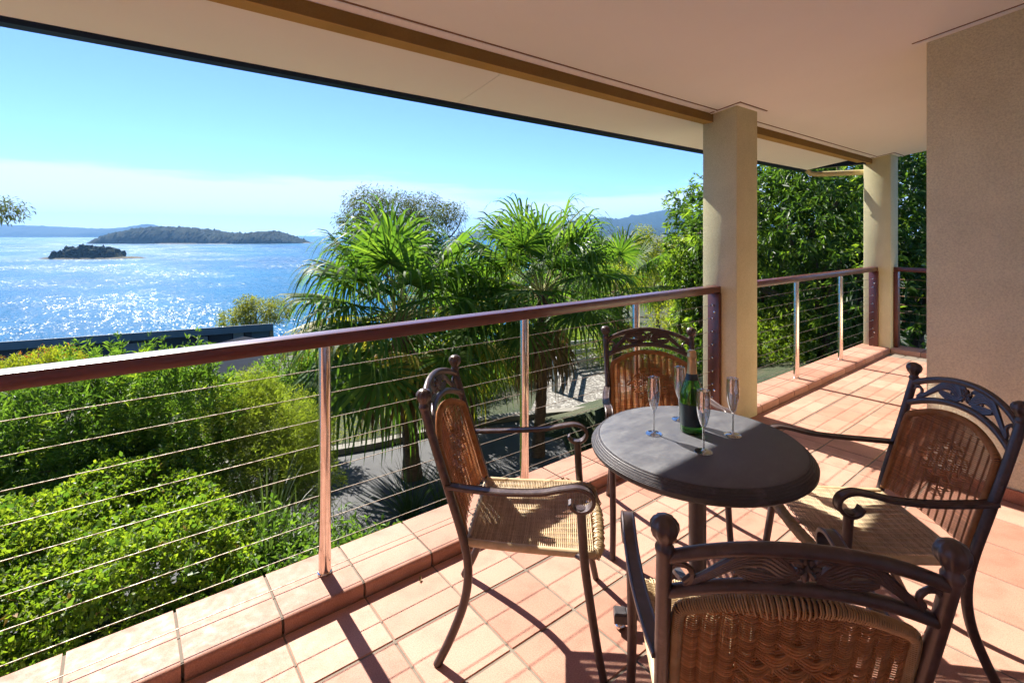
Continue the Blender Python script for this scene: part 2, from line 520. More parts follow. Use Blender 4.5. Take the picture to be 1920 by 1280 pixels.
def part(name, mb, m, parent, smooth=True, angle=35, kind=None, local=False):
    """mesh part; points in world space unless local"""
    sh = None if local else world_loc(parent)
    return link(name, mb.mesh(name, m, smooth, angle, sh), parent, kind=kind)
def solo(name, mb, m, label=None, cat=None, group=None, kind=None, smooth=True, angle=35):
    V = np.array(mb.v); c = [(V[:, 0].min() + V[:, 0].max()) / 2, (V[:, 1].min() + V[:, 1].max()) / 2, V[:, 2].min()]
    o = link(name, mb.mesh(name, m, smooth, angle, c), None, c)
    return tag(o, label, cat, group, kind)
def copy_tree(o, parent=None):
    c = o.copy(); C.objects.link(c); c.parent = parent
    for ch in list(o.children): copy_tree(ch, c)
    return c

# ------------------------------------------------------------------ terrace structure
KZ = .055
fl = MB(); fl.box((-8.0, -1.6, -.30), (8.0, 2.318, -.0032))
floor = solo('balcony_floor', fl, 'grout', kind='structure', smooth=False)
def tile_mesh(name, w, d, h, m, bev=.003):
    b = MB(); b.bbox((-w / 2, -d / 2, -h), (w / 2, d / 2, 0), bev); return b.mesh(name, m, False)
XP = .316; X0 = .800; YP = .302
ys = [1.998, 1.715] + [1.715 - YP * k for k in range(1, 7)]
tm = tile_mesh('tile', XP - .009, YP - .009, .011, 'terracotta')
tm0 = tile_mesh('tile', XP - .006, ys[0] - ys[1] - .009, .011, 'terracotta')
FLOC = floor.location
for k in range(-3, 22):
    xa = X0 + XP * k
    if xa + XP > 7.69: break
    for j in range(len(ys) - 1):
        yc = (ys[j] + ys[j + 1]) / 2; xc = xa + XP / 2
        if xc > 3.93 - XP / 2 and ys[j + 1] < .80 and xc > 3.86:
            continue
        if xc - yc < -2.2 and False: continue
        dz = random.uniform(-.0006, .0006)
        o = link('tile', tm0 if j == 0 else tm, floor)
        o.location = (xc - FLOC[0], yc - FLOC[1], dz - FLOC[2])
        o.rotation_euler = (random.uniform(-.0012, .0012), random.uniform(-.0012, .0012), 0)
rest = MB()
for k in range(-27, 16):
    xa = X0 + XP * k
    for j in range(0, 12):
        y1 = ys[-1] - YP * j
        if k >= -3 and False: pass
        if xa > 3.6 or y1 - YP < -1.6: continue
        rest.box((xa + .003, y1 - YP + .003, -.011), (xa + XP - .003, y1 - .003, 0))
for k in range(-27, -3):
    xa = X0 + XP * k
    for j in range(len(ys) - 1):
        rest.box((xa + .003, ys[j + 1] + .003, -.011), (xa + XP - .003, ys[j] - .003, 0))
part('tile_field', rest, 'terracotta', floor, smooth=False, kind='stuff')

# kerb: bullnose tiles along the edge
def kerb_tile(w, depth):
    prof = [(0, -.05), (0, KZ - .016), (.004, KZ - .006), (.012, KZ - .001), (.022, KZ), (depth - .004, KZ), (depth, KZ - .004), (depth, -.05)]
    b = MB(); n = len(prof)
    V = [(-w / 2, y, z) for y, z in prof] + [(w / 2, y, z) for y, z in prof]
    b.add(V, [tuple(range(n)), tuple(range(n, 2 * n))[::-1]] + [(i, i + n, (i + 1) % n + n, (i + 1) % n) for i in range(n)])
    return b.mesh('kerb_tile', 'terracotta', True, 40)
kt = kerb_tile(XP - .010, .318)
kerb = MB(); kerb.box((-8.0, 2.012, -.3), (7.70, 2.305, KZ - .005))
kerb_o = solo('kerb', kerb, 'grout', kind='structure', smooth=False)
for k in range(-27, 22):
    xc = X0 + XP * (k + .5)
    if xc > 7.6: break
    o = link('kerb_tile', kt, kerb_o)
    o.location = Vector((xc, 2.0, random.uniform(-.0008, .0008))) - kerb_o.location
kerb2 = MB(); kerb2.box((7.70, .2, -.3), (7.99, 2.29, KZ - .012))
kerb2_o = solo('kerb', kerb2, 'grout', kind='structure', smooth=False)
kt2 = kerb_tile(.30 - .007, .31)
for k in range(0, 6):
    o = link('kerb_tile', kt2, kerb2_o)
    o.location = Vector((7.69, 1.99 - .30 * (k + .5), 0)) - kerb2_o.location
    o.rotation_euler = (0, 0, R(-90))
# the slab edge and wall under the terrace
und = MB(); und.box((-8.0, 2.10, -3.6), (7.95, 2.29, -.301))
solo('retaining_wall', und, 'wall_paint', 'painted masonry wall carrying the terrace edge above the garden', 'wall', smooth=False)

# columns
def column(x0, x1, y0, y1, ztop_in, ztop_out, label):
    t = thing('column', label, 'column', ((x0 + x1) / 2, (y0 + y1) / 2, 0), group='square columns carrying the terrace roof')
    b = MB(); b.bbox((x0, y0, -.05), (x1, y1, 2.62), .006, 2)
    part('shaft', b, 'column_paint', t)
    # thin shadow bead where the ceiling meets the shaft
    e = .045
    for (a, c) in (((x0 - e, y0 - e), (x1 + e, y0 - e + .012)), ((x0 - e, y0 - e), (x0 - e + .012, y1 - .09))):
        b = MB()
        for (xx, yy) in ((a[0], a[1]), (c[0], a[1]), (c[0], c[1]), (a[0], c[1])):
            pass
        zz = lambda y: 2.52 + .15 * (2.0 - y)
        x_0, y_0 = a; x_1, y_1 = c
        b.add([(x_0, y_0, zz(y_0) - .008), (x_1, y_0, zz(y_0) - .008), (x_1, y_1, zz(y_1) - .008), (x_0, y_1, zz(y_1) - .008),
               (x_0, y_0, zz(y_0) + .01), (x_1, y_0, zz(y_0) + .01), (x_1, y_1, zz(y_1) + .01), (x_0, y_1, zz(y_1) + .01)],
              [(0, 3, 2, 1), (4, 5, 6, 7), (0, 1, 5, 4), (1, 2, 6, 5), (2, 3, 7, 6), (3, 0, 4, 7)])
        part('cornice_bead', b, 'ceiling_paint', t, smooth=False)
    zz = lambda y: 2.52 + .15 * (2.0 - y); e = .057  # brown strips below stand in for the shadow line round the column
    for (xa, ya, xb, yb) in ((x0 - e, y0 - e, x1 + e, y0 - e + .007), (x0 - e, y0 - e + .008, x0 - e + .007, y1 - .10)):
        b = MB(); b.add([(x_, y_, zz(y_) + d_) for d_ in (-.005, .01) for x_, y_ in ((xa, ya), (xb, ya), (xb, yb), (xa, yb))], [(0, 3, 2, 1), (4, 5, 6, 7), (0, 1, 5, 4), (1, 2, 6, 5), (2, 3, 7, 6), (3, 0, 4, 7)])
        part('cornice_shade_line', b, 'groove_shade_brown', t, smooth=False)
    return t
column(3.84, 4.18, 1.995, 2.288, 0, 0, 'large square cream column beside the table, dark red rail post against it')
column(7.71, 8.02, 1.995, 2.29, 0, 0, 'farther square cream column at the terrace corner')

# right-hand house wall
w = thing('house_wall', 'tan rough rendered wall beside the woven chair', 'wall', (3.98, -.4, 0))
b = MB(); b.bbox((3.93, -1.6, -.05), (7.66, .835, 2.80), .006, 2); part('render', b, 'wall_paint', w)
b = MB(); b.bbox((3.915, -1.6, 0.0005), (3.9295, .848, .075), .003); part('skirting_tile', b, 'terracotta_dark', w)
b = MB(); b.bbox((3.916, .8355, 0.0005), (7.66, .849, .075), .003); part('skirting_tile', b, 'terracotta_dark', w)
b = MB()
zz = lambda y: 2.52 + .15 * (2.0 - y)
def rake_strip(b, x0, x1, y0, y1, lo, hi):
    b.add([(x0, y0, zz(y0) + lo), (x1, y0, zz(y0) + lo), (x1, y1, zz(y1) + lo), (x0, y1, zz(y1) + lo),
           (x0, y0, zz(y0) + hi), (x1, y0, zz(y0) + hi), (x1, y1, zz(y1) + hi), (x0, y1, zz(y1) + hi)],
          [(0, 3, 2, 1), (4, 5, 6, 7), (0, 1, 5, 4), (1, 2, 6, 5), (2, 3, 7, 6), (3, 0, 4, 7)])
    return b
rake_strip(b, 3.885, 3.929, -1.6, .88, -.010, .01); part('cornice_bead', b, 'ceiling_paint', w, smooth=False)
b = MB(); rake_strip(b, 3.872, 3.880, -1.6, .894, -.004, .01); part('cornice_shade_line', b, 'groove_shade_brown', w, smooth=False)  # shadow line along the wall top, painted as a strip
b = MB(); b.bbox((-8.0, -1.8, -.3), (3.92, -1.61, 3.1), .005)  # unseen wall added behind the viewpoint to bounce light
solo('bounce_back_wall', b, 'ceiling_paint', 'unseen house wall behind the viewpoint, made pale to bounce light', 'wall', smooth=False)

b = MB(); b.bbox((-8.2, -1.8, -.3), (-8.01, 1.9, 3.1), .005)  # wall added out of view to hold bounced light under the ceiling
solo('end_wall', b, 'ceiling_paint', 'added pale wall at the unseen terrace end, keeping bounced light in', 'wall', smooth=False)
# ceiling, soffit, beam, gutter
b = MB(); rake_strip(b, -8.0, 8.06, -1.8, 2.20, 0, .10)
solo('ceiling', b, 'ceiling_paint', kind='structure', smooth=False)
SOX = 7.46; SOY = 2.875
b = MB()
xs = [-8.0, -7.2, -4.2, -1.2, 1.8, 4.8, SOX]
sof = thing('soffit', 'pale painted eave lining outside the beam', 'soffit', (0, 2.6, 2.4), kind='structure')
for i in range(6):
    b = MB(); rake_strip(b, xs[i] + .002, xs[i + 1] - .002, 2.201, SOY, 0, .05); part('panel', b, 'ceiling_paint', sof, smooth=False)
bt = thing('roof_beam', 'long ochre painted beam under the terrace ceiling', 'beam', (2.6, 2.25, 2.42))
b = MB(); b.bbox((-8.0, 2.196, 2.42), (3.839, 2.287, 2.56), .004); part('beam_length', b, 'beam_paint', bt)
b = MB(); b.bbox((4.181, 2.196, 2.42), (7.709, 2.287, 2.56), .004); part('beam_length', b, 'beam_paint', bt)
for x0, x1 in ((-8.0, 3.838), (4.182, 7.708)):
    b = MB(); b.box((x0, 2.192, 2.4235), (x1, 2.1955, 2.4875)); part('face_shade_board', b, 'beam_shade_brown', bt, smooth=False)  # thin board added to carry the painted shade of the inner face
for x0, x1 in ((-8.0, 3.79), (4.19, 7.70)):
    b = MB(); rake_strip(b, x0, x1, 2.135, 2.147, -.006, .01); part('cornice_bead', b, 'ceiling_paint', bt, smooth=False)
    b = MB(); rake_strip(b, x0, x1, 2.122, 2.130, -.004, .01); part('cornice_shade_line', b, 'groove_shade_brown', bt, smooth=False)  # painted strip for the shadow line beside the beam
g = thing('roof_gutter', 'dark navy metal gutter along the eave edge', 'gutter', (2.5, 2.9, 2.37))
b = MB(); prof = [(0, -.004), (.02, -.016), (.090, -.016), (.11, .0), (.11, .115), (.10, .115), (.10, .01), (.01, .01), (.01, .1), (0, .1)]
n = len(prof)
V = [(-8.0, SOY + y, 2.385 + z) for y, z in prof] + [(SOX + .09, SOY + y, 2.385 + z) for y, z in prof]
b.add(V, [tuple(range(n)), tuple(range(n, 2 * n))[::-1]] + [(i, (i + 1) % n, (i + 1) % n + n, i + n) for i in range(n)])
part('eave_gutter', b, 'gutter', g, smooth=False)
b = MB(); b.bbox((SOX, 2.21, 2.40), (SOX + .085, SOY - .002, 2.52), .006); part('return_gutter', b, 'gutter', g)
b = MB(); b.tube([(SOX + .02, SOY + .02, 2.40), (SOX + .05, SOY - .02, 2.335), (SOX + .10, SOY - .15, 2.325), (7.82, 2.30, 2.33)], .036, 14)
o = part('downpipe', b, 'pipe_paint', g)
b = MB()
rake_strip(b, -8.05, 8.1, -1.85, 2.2, .105, .14); rake_strip(b, -8.05, SOX + .06, 2.2, SOY + .05, .06, .10)
solo('roof', b, 'roof_sheet', kind='structure', smooth=False)

# ------------------------------------------------------------------ railings
WZ = [.071 + .107 * k for k in range(9)]
RY = 2.17
def steel_post(parent, x, y):
    b = MB(); b.lathe([(.0255, KZ - .002), (.0255, 1.026)], 20, (x, y, 0)); p = part('post', b, 'steel', parent)
    b = MB(); b.lathe([(.030, KZ - .001), (.030, KZ + .006), (.0262, KZ + .010)], 20, (x, y, 0)); part('base_collar', b, 'steel', p)
    return p
def wire_fitting(parent, x, y, z, dx, dy):
    b = MB()
    b.tube([(x, y, z), (x + .016 * dx, y + .016 * dy, z)], .0075, 8)
    b.tube([(x + .016 * dx, y + .016 * dy, z), (x + .06 * dx, y + .06 * dy, z)], .0042, 6)
    return b
def railing(label, x0, x1, posts, endpost):
    t = thing('railing', label, 'railing', ((x0 + x1) / 2, RY, KZ), group='timber topped cable railings')
    b = MB(); b.bbox((x0, RY - .044, 1.026), (x1, RY + .044, 1.081), .007, 2); part('top_rail', b, 'rail_wood', t)
    for x in posts: steel_post(t, x, RY)
    xe = x1 - .042
    if endpost:
        b = MB(); b.bbox((xe, RY - .05, KZ + .001), (x1 - .001, RY + .05, 1.0255), .005, 2); ep = part('end_post', b, 'rail_wood', t)
        for z in WZ[1:]:
            part('wire_fitting', wire_fitting(None, xe - .001, RY, z, -1, 0), 'steel', ep)
        for z in (.87, .235):
            b = MB(); b.lathe([(.009, 0), (.009, .004), (.004, .007)], 10)
            bb = MB(); bb.add([(xe - .001 - q[2], RY - .012 + q[0], z + q[1]) for q in b.v], b.f); part('bolt', bb, 'steel', ep)
    for z in WZ:
        xa = x0; xb = xe - .001 if endpost else x1
        sag = [(xa + (xb - xa) * k / 12, RY, z - .002 * math.sin(math.pi * (k * 3 / 12 % 1))) for k in range(13)]
        b = MB(); b.tube(sag, .0016, 6); part('wire', b, 'wire_steel', t)
    return t
railing('long dark red topped cable railing in front of the sea view', -7.9, 3.839, [-6.1, -4.97, -3.84, -2.71, -1.57, -.44, .691, 1.80, 2.80], True)
railing('cable railing with dark red top between the two columns', 4.181, 7.709, [5.362, 6.541], True)
t = thing('railing', 'short cable railing closing the far terrace end, dark red post and top', 'railing', (7.86, 1.4, KZ), group='timber topped cable railings')
b = MB(); b.bbox((7.815, .85, 1.026), (7.905, 1.994, 1.081), .007, 2); part('top_rail', b, 'rail_wood', t)
b = MB(); b.bbox((7.81, 1.945, KZ + .001), (7.91, 1.994, 1.0255), .005, 2); ep = part('end_post', b, 'rail_wood', t)
for z in WZ[1:]:
    part('wire_fitting', wire_fitting(None, 7.86, 1.944, z, 0, -1), 'steel', ep)
for z in WZ:
    b = MB(); b.tube([(7.86, .85, z), (7.86, 1.4, z - .002), (7.86, 1.944, z)], .0016, 6); part('wire', b, 'wire_steel', t)

# ------------------------------------------------------------------ table
TX, TY, TZ = 1.748, 1.064, .715
t = thing('table', 'round dark metal pedestal table with a ridged rim, bottle and glasses on it', 'table', (TX, TY, 0))
b = MB(); b.lathe([(0, .7145), (.20, .7148), (.366, .715), (.370, .7135)], 72); part('table_top', b, 'table_top', t, local=True, angle=50)
b = MB()
pr = [(.3695, .7125)]
for k in range(5):
    r0 = .372 + k * .0062; z0 = .7135 - k * .0045 - (k * .55) ** 2 * .0012
    pr += [(r0, z0), (r0 + .0035, z0 - .0006), (r0 + .0050, z0 - .0042), (r0 + .0058, z0 - .0046)]
pr += [(.402, .685), (.4015, .672), (.394, .664), (.38, .662), (.36, .672), (.05, .674), (.0, .674)]
b.lathe(pr, 72); part('rim', b, 'table_metal', t, local=True, angle=28)
b = MB(); b.lathe([(.10, .672), (.09, .66), (.05, .645), (.033, .62), (.032, .10), (.045, .085), (.05, .04), (.05, .03)], 24); part('pedestal', b, 'table_metal', t, local=True)
for k in range(4):
    a = R(144 + 90 * k); d = np.array([math.cos(a), math.sin(a), 0]); s_ = np.array([-math.sin(a), math.cos(a), 0])
    b = MB(); b.bar([d * r_ + np.array([0, 0, z]) for r_, z in ((.03, .085), (.12, .080), (.20, .066), (.26, .052), (.285, .048))], s_, [(-.016, -.012), (.016, -.012), (.016, .010), (.010, .014), (-.010, .014), (-.016, .010)])
    lg = part('leg', b, 'table_metal', t, local=True)
    b = MB(); c = d * .30
    b.lathe([(.034, .028), (.034, .058), (.028, .066)], 4, (c[0], c[1], 0)); part('foot_block', b, 'table_metal', lg, local=True, smooth=False)
    b = MB(); b.lathe([(.012, 0), (.020, .004), (.022, .014), (.016, .026), (.010, .030)], 16, (c[0], c[1], 0)); part('glide', b, 'steel', lg, local=True)

# ------------------------------------------------------------------ chairs
def smooth_path(pts, n=24):
    """Catmull-Rom through pts"""
    P = [np.array(p, float) for p in pts]; P = [2 * P[0] - P[1]] + P + [2 * P[-1] - P[-2]]
    out = []; segs = len(P) - 3; per = max(2, n // segs)
    for i in range(segs):
        p0, p1, p2, p3 = P[i:i + 4]
        for k in range(per):
            u = k / per
            out.append(.5 * (2 * p1 + (p2 - p0) * u + (2 * p0 - 5 * p1 + 4 * p2 - p3) * u * u + (3 * p1 - p0 - 3 * p2 + p3) * u ** 3))
    out.append(P[-2]); return out
def strand(V, F, pts, r, up):
    """4-sided strand through pts (numpy), up = normal direction"""
    P = np.array(pts); m = len(P)
    if m < 2: return
    T = np.gradient(P, axis=0); T /= np.linalg.norm(T, axis=1)[:, None] + 1e-9
    U = np.array(up, float); U = np.broadcast_to(U, P.shape); U = U - T * (U * T).sum(1)[:, None]; U = U / (np.linalg.norm(U, axis=1)[:, None] + 1e-9)
    W = np.cross(T, U)
    ring = np.stack([P + U * r, P + W * r, P - U * r, P - W * r], 1)     # m,4,3
    o = sum(len(v) for v in V); V.append(ring.reshape(-1, 3))
    i = np.arange(m - 1)[:, None] * 4; k = np.arange(4)[None]
    f = np.stack([i + k, i + (k + 1) % 4, i + 4 + (k + 1) % 4, i + 4 + k], -1).reshape(-1, 4)
    F.append(f + o)
def weave_panel(name, S, rows, stakes, amp, r, m, diamond=None, half=lambda v: 1.0, sub=4, stake_r=.0022, vtop=None):
    """S(u,v) -> point, normal; u in -1..1 across, v in 0..1 along. Twined strands over upright stakes."""
    V = []; F = []
    for j in range(rows):
        v = (j + .5) / rows
        hw = half(v)
        if hw <= 0.02: continue
        segs = []
        nn = stakes * sub
        us = np.linspace(-hw, hw, nn + 1)
        inside = np.zeros(nn + 1, bool)
        if diamond: inside = (np.abs(us) / diamond[1] + abs(v - diamond[0]) / diamond[2]) < 1
        for side in (1, -1):
            ph = np.abs(np.sin(np.pi * (us * stakes / 2 + (0 if stakes % 2 == 0 else .5))))
            off = side * amp * (.15 + ph)
            pts = []; nr = []
            for uu, oo in zip(us, off):
                p, nv = S(uu, v + (0.0 if side > 0 else .25 / rows)); pts.append(p + nv * oo); nr.append(nv)
            pts = np.array(pts); nr = np.array(nr)
            run = []
            for q in range(nn + 1):
                if inside[q]:
                    if len(run) > 1: strand(V, F, pts[run], r, nr[run])
                    run = []
                else: run.append(q)
            if len(run) > 1: strand(V, F, pts[run], r, nr[run])
    for k in range(1, stakes):
        u = -1 + 2 * k / stakes
        for du in (-.012, .012):
            pts = []; nr = []
            for v in np.linspace(0, 1, 14):
                hw = half(min(.999, v))
                if abs(u) > hw + .03: break
                p, nv = S(u + du, v); pts.append(p); nr.append(nv)
            strand(V, F, pts, stake_r, nr)
    if diamond:
        dv0, hu, hv = diamond; k = 0; bh = 5.6 / rows
        v = dv0 - hv
        while v < dv0 + hv + bh:
            for i in range(-stakes, stakes + 1):
                sd_ = -1 if (i + k) % 2 else 1
                uc = i * (2 / stakes)
                if abs(uc) / hu + abs(v - dv0) / hv > 1.12: continue
                for q in range(4):
                    vv = v + (q - 1.5) * bh * .24
                    uu = np.linspace(uc - 2.1 / stakes, uc + 2.1 / stakes, 11)
                    pts = []; nr = []
                    for x in uu:
                        c_ = math.cos((x - uc) / (2.1 / stakes) * math.pi / 2)
                        p, nv = S(float(np.clip(x, -.99, .99)), vv - (1 - c_) * bh * -.35); pts.append(p + nv * sd_ * (amp * 1.9 * c_ - amp * .5)); nr.append(nv)
                    strand(V, F, pts, r * 1.45, nr)
            v += bh; k += 1
    return npmesh(name, np.concatenate(V), np.concatenate(F), m, smooth=True)

POST = [(.231, -.274, 0), (.228, -.225, .10), (.226, -.180, .22), (.228, -.165, .33), (.232, -.180, .44), (.237, -.228, .60), (.2405, -.275, .75), (.2435, -.318, .895)]
def post_at(z):
    for a, c in zip(POST[:-1], POST[1:]):
        if a[2] <= z <= c[2]:
            k = (z - a[2]) / (c[2] - a[2]); return np.array([a[i] + (c[i] - a[i]) * k for i in range(3)])
    return np.array(POST[-1])
def arch(z_end, rise, n=25, xo=0.0, inset=0):
    """curve from post to post, rising in the middle and bowed back a little"""
    pts = []
    for k in range(n):
        s = -1 + 2 * k / (n - 1)
        z = z_end + rise * (1 - abs(s) ** 2.1)
        p = post_at(min(z, .895)); sl = (POST[-1][1] - POST[-2][1]) / (POST[-1][2] - POST[-2][2])
        y = p[1] + max(0, z - .895) * sl - .022 * (1 - s * s)
        pts.append(((abs(post_at(z_end)[0]) - inset) * s, y, z))
    return pts
def back_surf(u, v):
    """wicker back: u -1..1, v 0 bottom .. 1 top of the middle"""
    z = .455 + v * .360
    p = post_at(z); bow = -.022 * (1 - u * u)
    x = .205 * u
    nv = np.array([.20 * u, 1.0, .30]); nv /= np.linalg.norm(nv)
    return np.array([x, p[1] + .004 + bow, z]), nv
def back_half(v):
    zc = .455 + v * .360
    e = (zc - .755) / .060                     # arched top
    if e <= 0: return 1.0
    return max(0.0, max(0.0, 1 - e) ** .48)
def seat_surf(u, v):
    """v 0 rear .. 1 front"""
    y = -.178 + v * .445
    hw = .212 + .022 * v
    sag = -.014 * (1 - u * u) * math.sin(math.pi * min(1, max(0, v)) ) + .0
    return np.array([hw * u, y, .428 + sag + .006 * v]), np.array([0, 0, 1.0])
ME = {}
ME['back'] = weave_panel('backrest', back_surf, 60, 12, .0085, .0017, 'rattan', diamond=(.52, .52, .26), half=back_half)
ME['seat'] = weave_panel('seat', seat_surf, 64, 14, .0046, .0021, 'rattan_pale', sub=3)
def simple_mesh(key, mb, m, angle=40): ME[key] = mb.mesh(key, m, True, angle)
for sgn, key in ((1, 'r'), (-1, 'l')):
    fx = lambda P: [(p[0] * sgn, p[1], p[2]) for p in P]
    b = MB(); b.tube(smooth_path(fx(POST), 42), .0155, 12); simple_mesh('rear_leg_' + key, b, 'chair_metal')
    b = MB(); b.tube(smooth_path(fx([(.268, .303, 0), (.264, .278, .12), (.262, .252, .28), (.264, .232, .43), (.270, .222, .598)]), 24), [.0135 + .002 * min(1, k / 20) for k in range(25)], 12); simple_mesh('front_leg_' + key, b, 'chair_metal')
    arm = fx([(.240, -.240, .632), (.254, -.16, .632), (.268, -.04, .634), (.275, .08, .643), (.277, .165, .661), (.277, .215, .667), (.277, .252, .652), (.277, .264, .624), (.276, .248, .598), (.275, .220, .588), (.275, .196, .597), (.275, .184, .616)])
    prof = [(-.019, -.006), (.019, -.006), (.019, .003), (.015, .006), (.012, .0035), (-.012, .0035), (-.015, .006), (-.019, .003)]
    b = MB(); b.bar(smooth_path(arm, 66), (1, 0, 0), prof); simple_mesh('arm_' + key, b, 'chair_metal', 30)
    # finial: fluted knob on a collar
    b = MB(); c = post_at(.895); c = (c[0] * sgn, c[1], .895)
    wob = lambda a, z: 1 + (.075 * math.cos(9 * a) if .022 < z < .068 else 0)
    b.lathe([(.0155, -.004), (.018, .004), (.018, .010), (.014, .016), (.016, .024), (.023, .033), (.0265, .044), (.0255, .054), (.020, .063), (.010, .069), (.0, .070)], 36, c, wob)
    simple_mesh('finial_' + key, b, 'chair_metal', 60)
b = MB(); b.tube(arch(.880, .062), .0125, 12); simple_mesh('crest_rail', b, 'chair_metal')
b = MB(); b.tube(arch(.797, .062), .0125, 12); simple_mesh('lower_rail', b, 'chair_metal')
# cast openwork between the two arches: sprays of leaf ribs, a flower and end loops
def band(s, k):
    """s -1..1 across, k 0 bottom arch .. 1 top arch"""
    z_end = .797 + .083 * k; z = z_end + .062 * (1 - abs(s) ** 2.1)
    p = post_at(min(z, .895)); sl = (POST[-1][1] - POST[-2][1]) / (POST[-1][2] - POST[-2][2])
    return np.array([.24 * s, p[1] + max(0, z - .895) * sl - .022 * (1 - s * s), z])
b = MB()
for sg in (1, -1):
    for q in range(5):           # long spray sweeping from the flower to the outer foot
        k0 = .72 - .13 * q
        pts = [band(sg * s_, k_) for s_, k_ in ((.06, .5 - .05 * q), (.16, .30 + .10 * q), (.30, min(.93, .58 + .10 * q)), (.45, min(.92, .60 + .07 * q)), (.60, .42 + .05 * q), (.74, .22 + .035 * q), (.86, .12 + .03 * q))]
        b.tube(smooth_path(pts, 24), [.0062 * (1 - .5 * abs(i / 24 - .45)) for i in range(25)], 6)
    for q in range(4):           # counter leaf near the flower
        pts = [band(sg * s_, k_) for s_, k_ in ((.07, .35 - .04 * q), (.17, .14 + .05 * q), (.30, .12 + .08 * q), (.42, .26 + .06 * q), (.50, .42 + .03 * q))]
        b.tube(smooth_path(pts, 16), .0048, 6)
    for q in range(3):           # leaf over the flower
        pts = [band(sg * s_, k_) for s_, k_ in ((.05, .70), (.12, .86 - .06 * q), (.22, .80 - .10 * q), (.30, .60 - .08 * q))]
        b.tube(smooth_path(pts, 12), .0046, 6)
    for q in range(2):
        pts = [band(sg * s_, k_) for s_, k_ in ((.86, .06 + .2 * q), (.80, .34 + .1 * q), (.84, .66), (.93, .86 - .1 * q), (1.0, .80 - .2 * q))]
        b.tube(smooth_path(pts, 12), .0056, 6)
for q in range(7):               # flower
    a = 2 * math.pi * q / 7; c = band(0, .52)
    b.tube([c + np.array([math.cos(a) * r_, .004, math.sin(a) * r_]) for r_ in (.004, .012, .020, .026)], [.004, .007, .0075, .003], 6)
b.lathe([(.0, -.004), (.009, 0), (.0, .012)], 10, tuple(band(0, .52)))
simple_mesh('openwork', b, 'chair_metal', 50)
# wicker back frame (tube arch) and wound edge
fr = [(-.212, .45), (-.212, .60), (-.211, .735)] + [(.210 * s_, .757 + .062 * (1 - abs(s_) ** 2.1)) for s_ in np.linspace(-.96, .96, 17)] + [(.211, .735), (.212, .60), (.212, .45)]
P3 = [np.array([x, back_surf(np.clip(x / .205, -1, 1), (z - .455) / .360)[0][1] + 0.0, z]) for x, z in fr]
side_r = [.011] * 3 + [.0135] * 17 + [.011] * 3
def wound(path, r, pitch, wr, m_key, loose=None):
    """strand wound round a path: rings close together"""
    P = np.array(smooth_path(path, 120)); seg = np.linalg.norm(np.diff(P, axis=0), axis=1); L = seg.sum()
    N = int(L / pitch); cum = np.concatenate([[0], np.cumsum(seg)])
    V = []; F = []
    n_a = 8
    ts = np.linspace(0, 1, N * n_a + 1) * L
    C0 = np.stack([np.interp(ts, cum, P[:, i]) for i in range(3)], 1)
    T = np.gradient(C0, axis=0); T /= np.linalg.norm(T, axis=1)[:, None]
    U = np.cross(T, (0, 1.0, 0)); U /= np.linalg.norm(U, axis=1)[:, None]; W = np.cross(T, U)
    ang = np.arange(len(ts)) * 2 * np.pi / n_a
    rad = np.full(len(ts), r + wr * .6)
    if loose is not None: rad = rad + loose(ts / L)
    H = C0 + (np.cos(ang)[:, None] * U + np.sin(ang)[:, None] * W) * rad[:, None]
    strand(V, F, H, wr, (H - C0))
    return np.concatenate(V), np.concatenate(F)
b = MB(); b.tube(smooth_path(P3, 88), .0095, 10); simple_mesh('back_frame', b, 'chair_metal')
V, F = wound(P3, .0105, .0042, .0021, None); ME['binding'] = npmesh('binding', V, F, 'rattan', True)
lr = np.random.default_rng(3); lw = lr.random(4000)
def frayed(t):
    c_ = np.exp(-((t - .47) / .075) ** 2); return c_ * .010 * (np.sin(t * 700) * .5 + .6 + np.interp(t * 900, np.arange(4000), lw) * .7)
V, F = wound(P3, .0105, .0050, .0021, None, frayed); ME['binding_frayed'] = npmesh('binding', V, F, 'rattan_mid', True)
# seat frame and its bindings
zf = .428
ring = [(.222, -.17, zf), (.228, 0, zf - .004), (.236, .20, zf - .004), (.226, .262, zf - .008), (.19, .282, zf - .012), (0, .292, zf - .014), (-.19, .282, zf - .012), (-.226, .262, zf - .008), (-.236, .20, zf - .004), (-.228, 0, zf - .004), (-.222, -.17, zf)]
b = MB(); b.tube(smooth_path(ring, 80), [.0135] * 81 if False else .0135, 10); b.tube([(-.226, -.172, zf - .002), (.226, -.172, zf - .002)], .010, 8)
simple_mesh('seat_frame', b, 'rattan_pale')
for i, sg in enumerate((1, -1)):
    b = MB(); b.tube([(sg * .236, .20, zf - .006), (sg * .262, .235, zf - .008)], .010, 8); simple_mesh('seat_bracket_%d' % i, b, 'chair_metal')
front = ring[3:8]
V, F = wound(front, .0145, .0052, .0026, None, lambda t: .004 * np.interp(t * 700, np.arange(4000), lw)); ME['front_roll'] = npmesh('front_roll', V, F, 'rattan_pale', True)
V, F = wound(front, .0145, .0075, .0026, None, lambda t: .010 * np.interp(t * 500, np.arange(4000), lw) ** 2); ME['front_roll_frayed'] = npmesh('front_roll', V, F, 'rattan_pale', True)
for k in range(6):
    b = MB(); s_ = lr.uniform(-.8, .8); c = np.array([.2 * s_, .29, zf - .02]); rr = lr.uniform(.012, .024)
    a0 = lr.uniform(0, 6); aa = np.linspace(a0, a0 + lr.uniform(3, 5), 12); ax = lr.uniform(-.6, .6)
    b.tube([c + np.array([ax * rr * math.sin(a), .008 + rr * math.cos(a) * .8, rr * math.sin(a)]) for a in aa], .0016, 5); simple_mesh('loose_cane_%d' % k, b, 'rattan_pale')

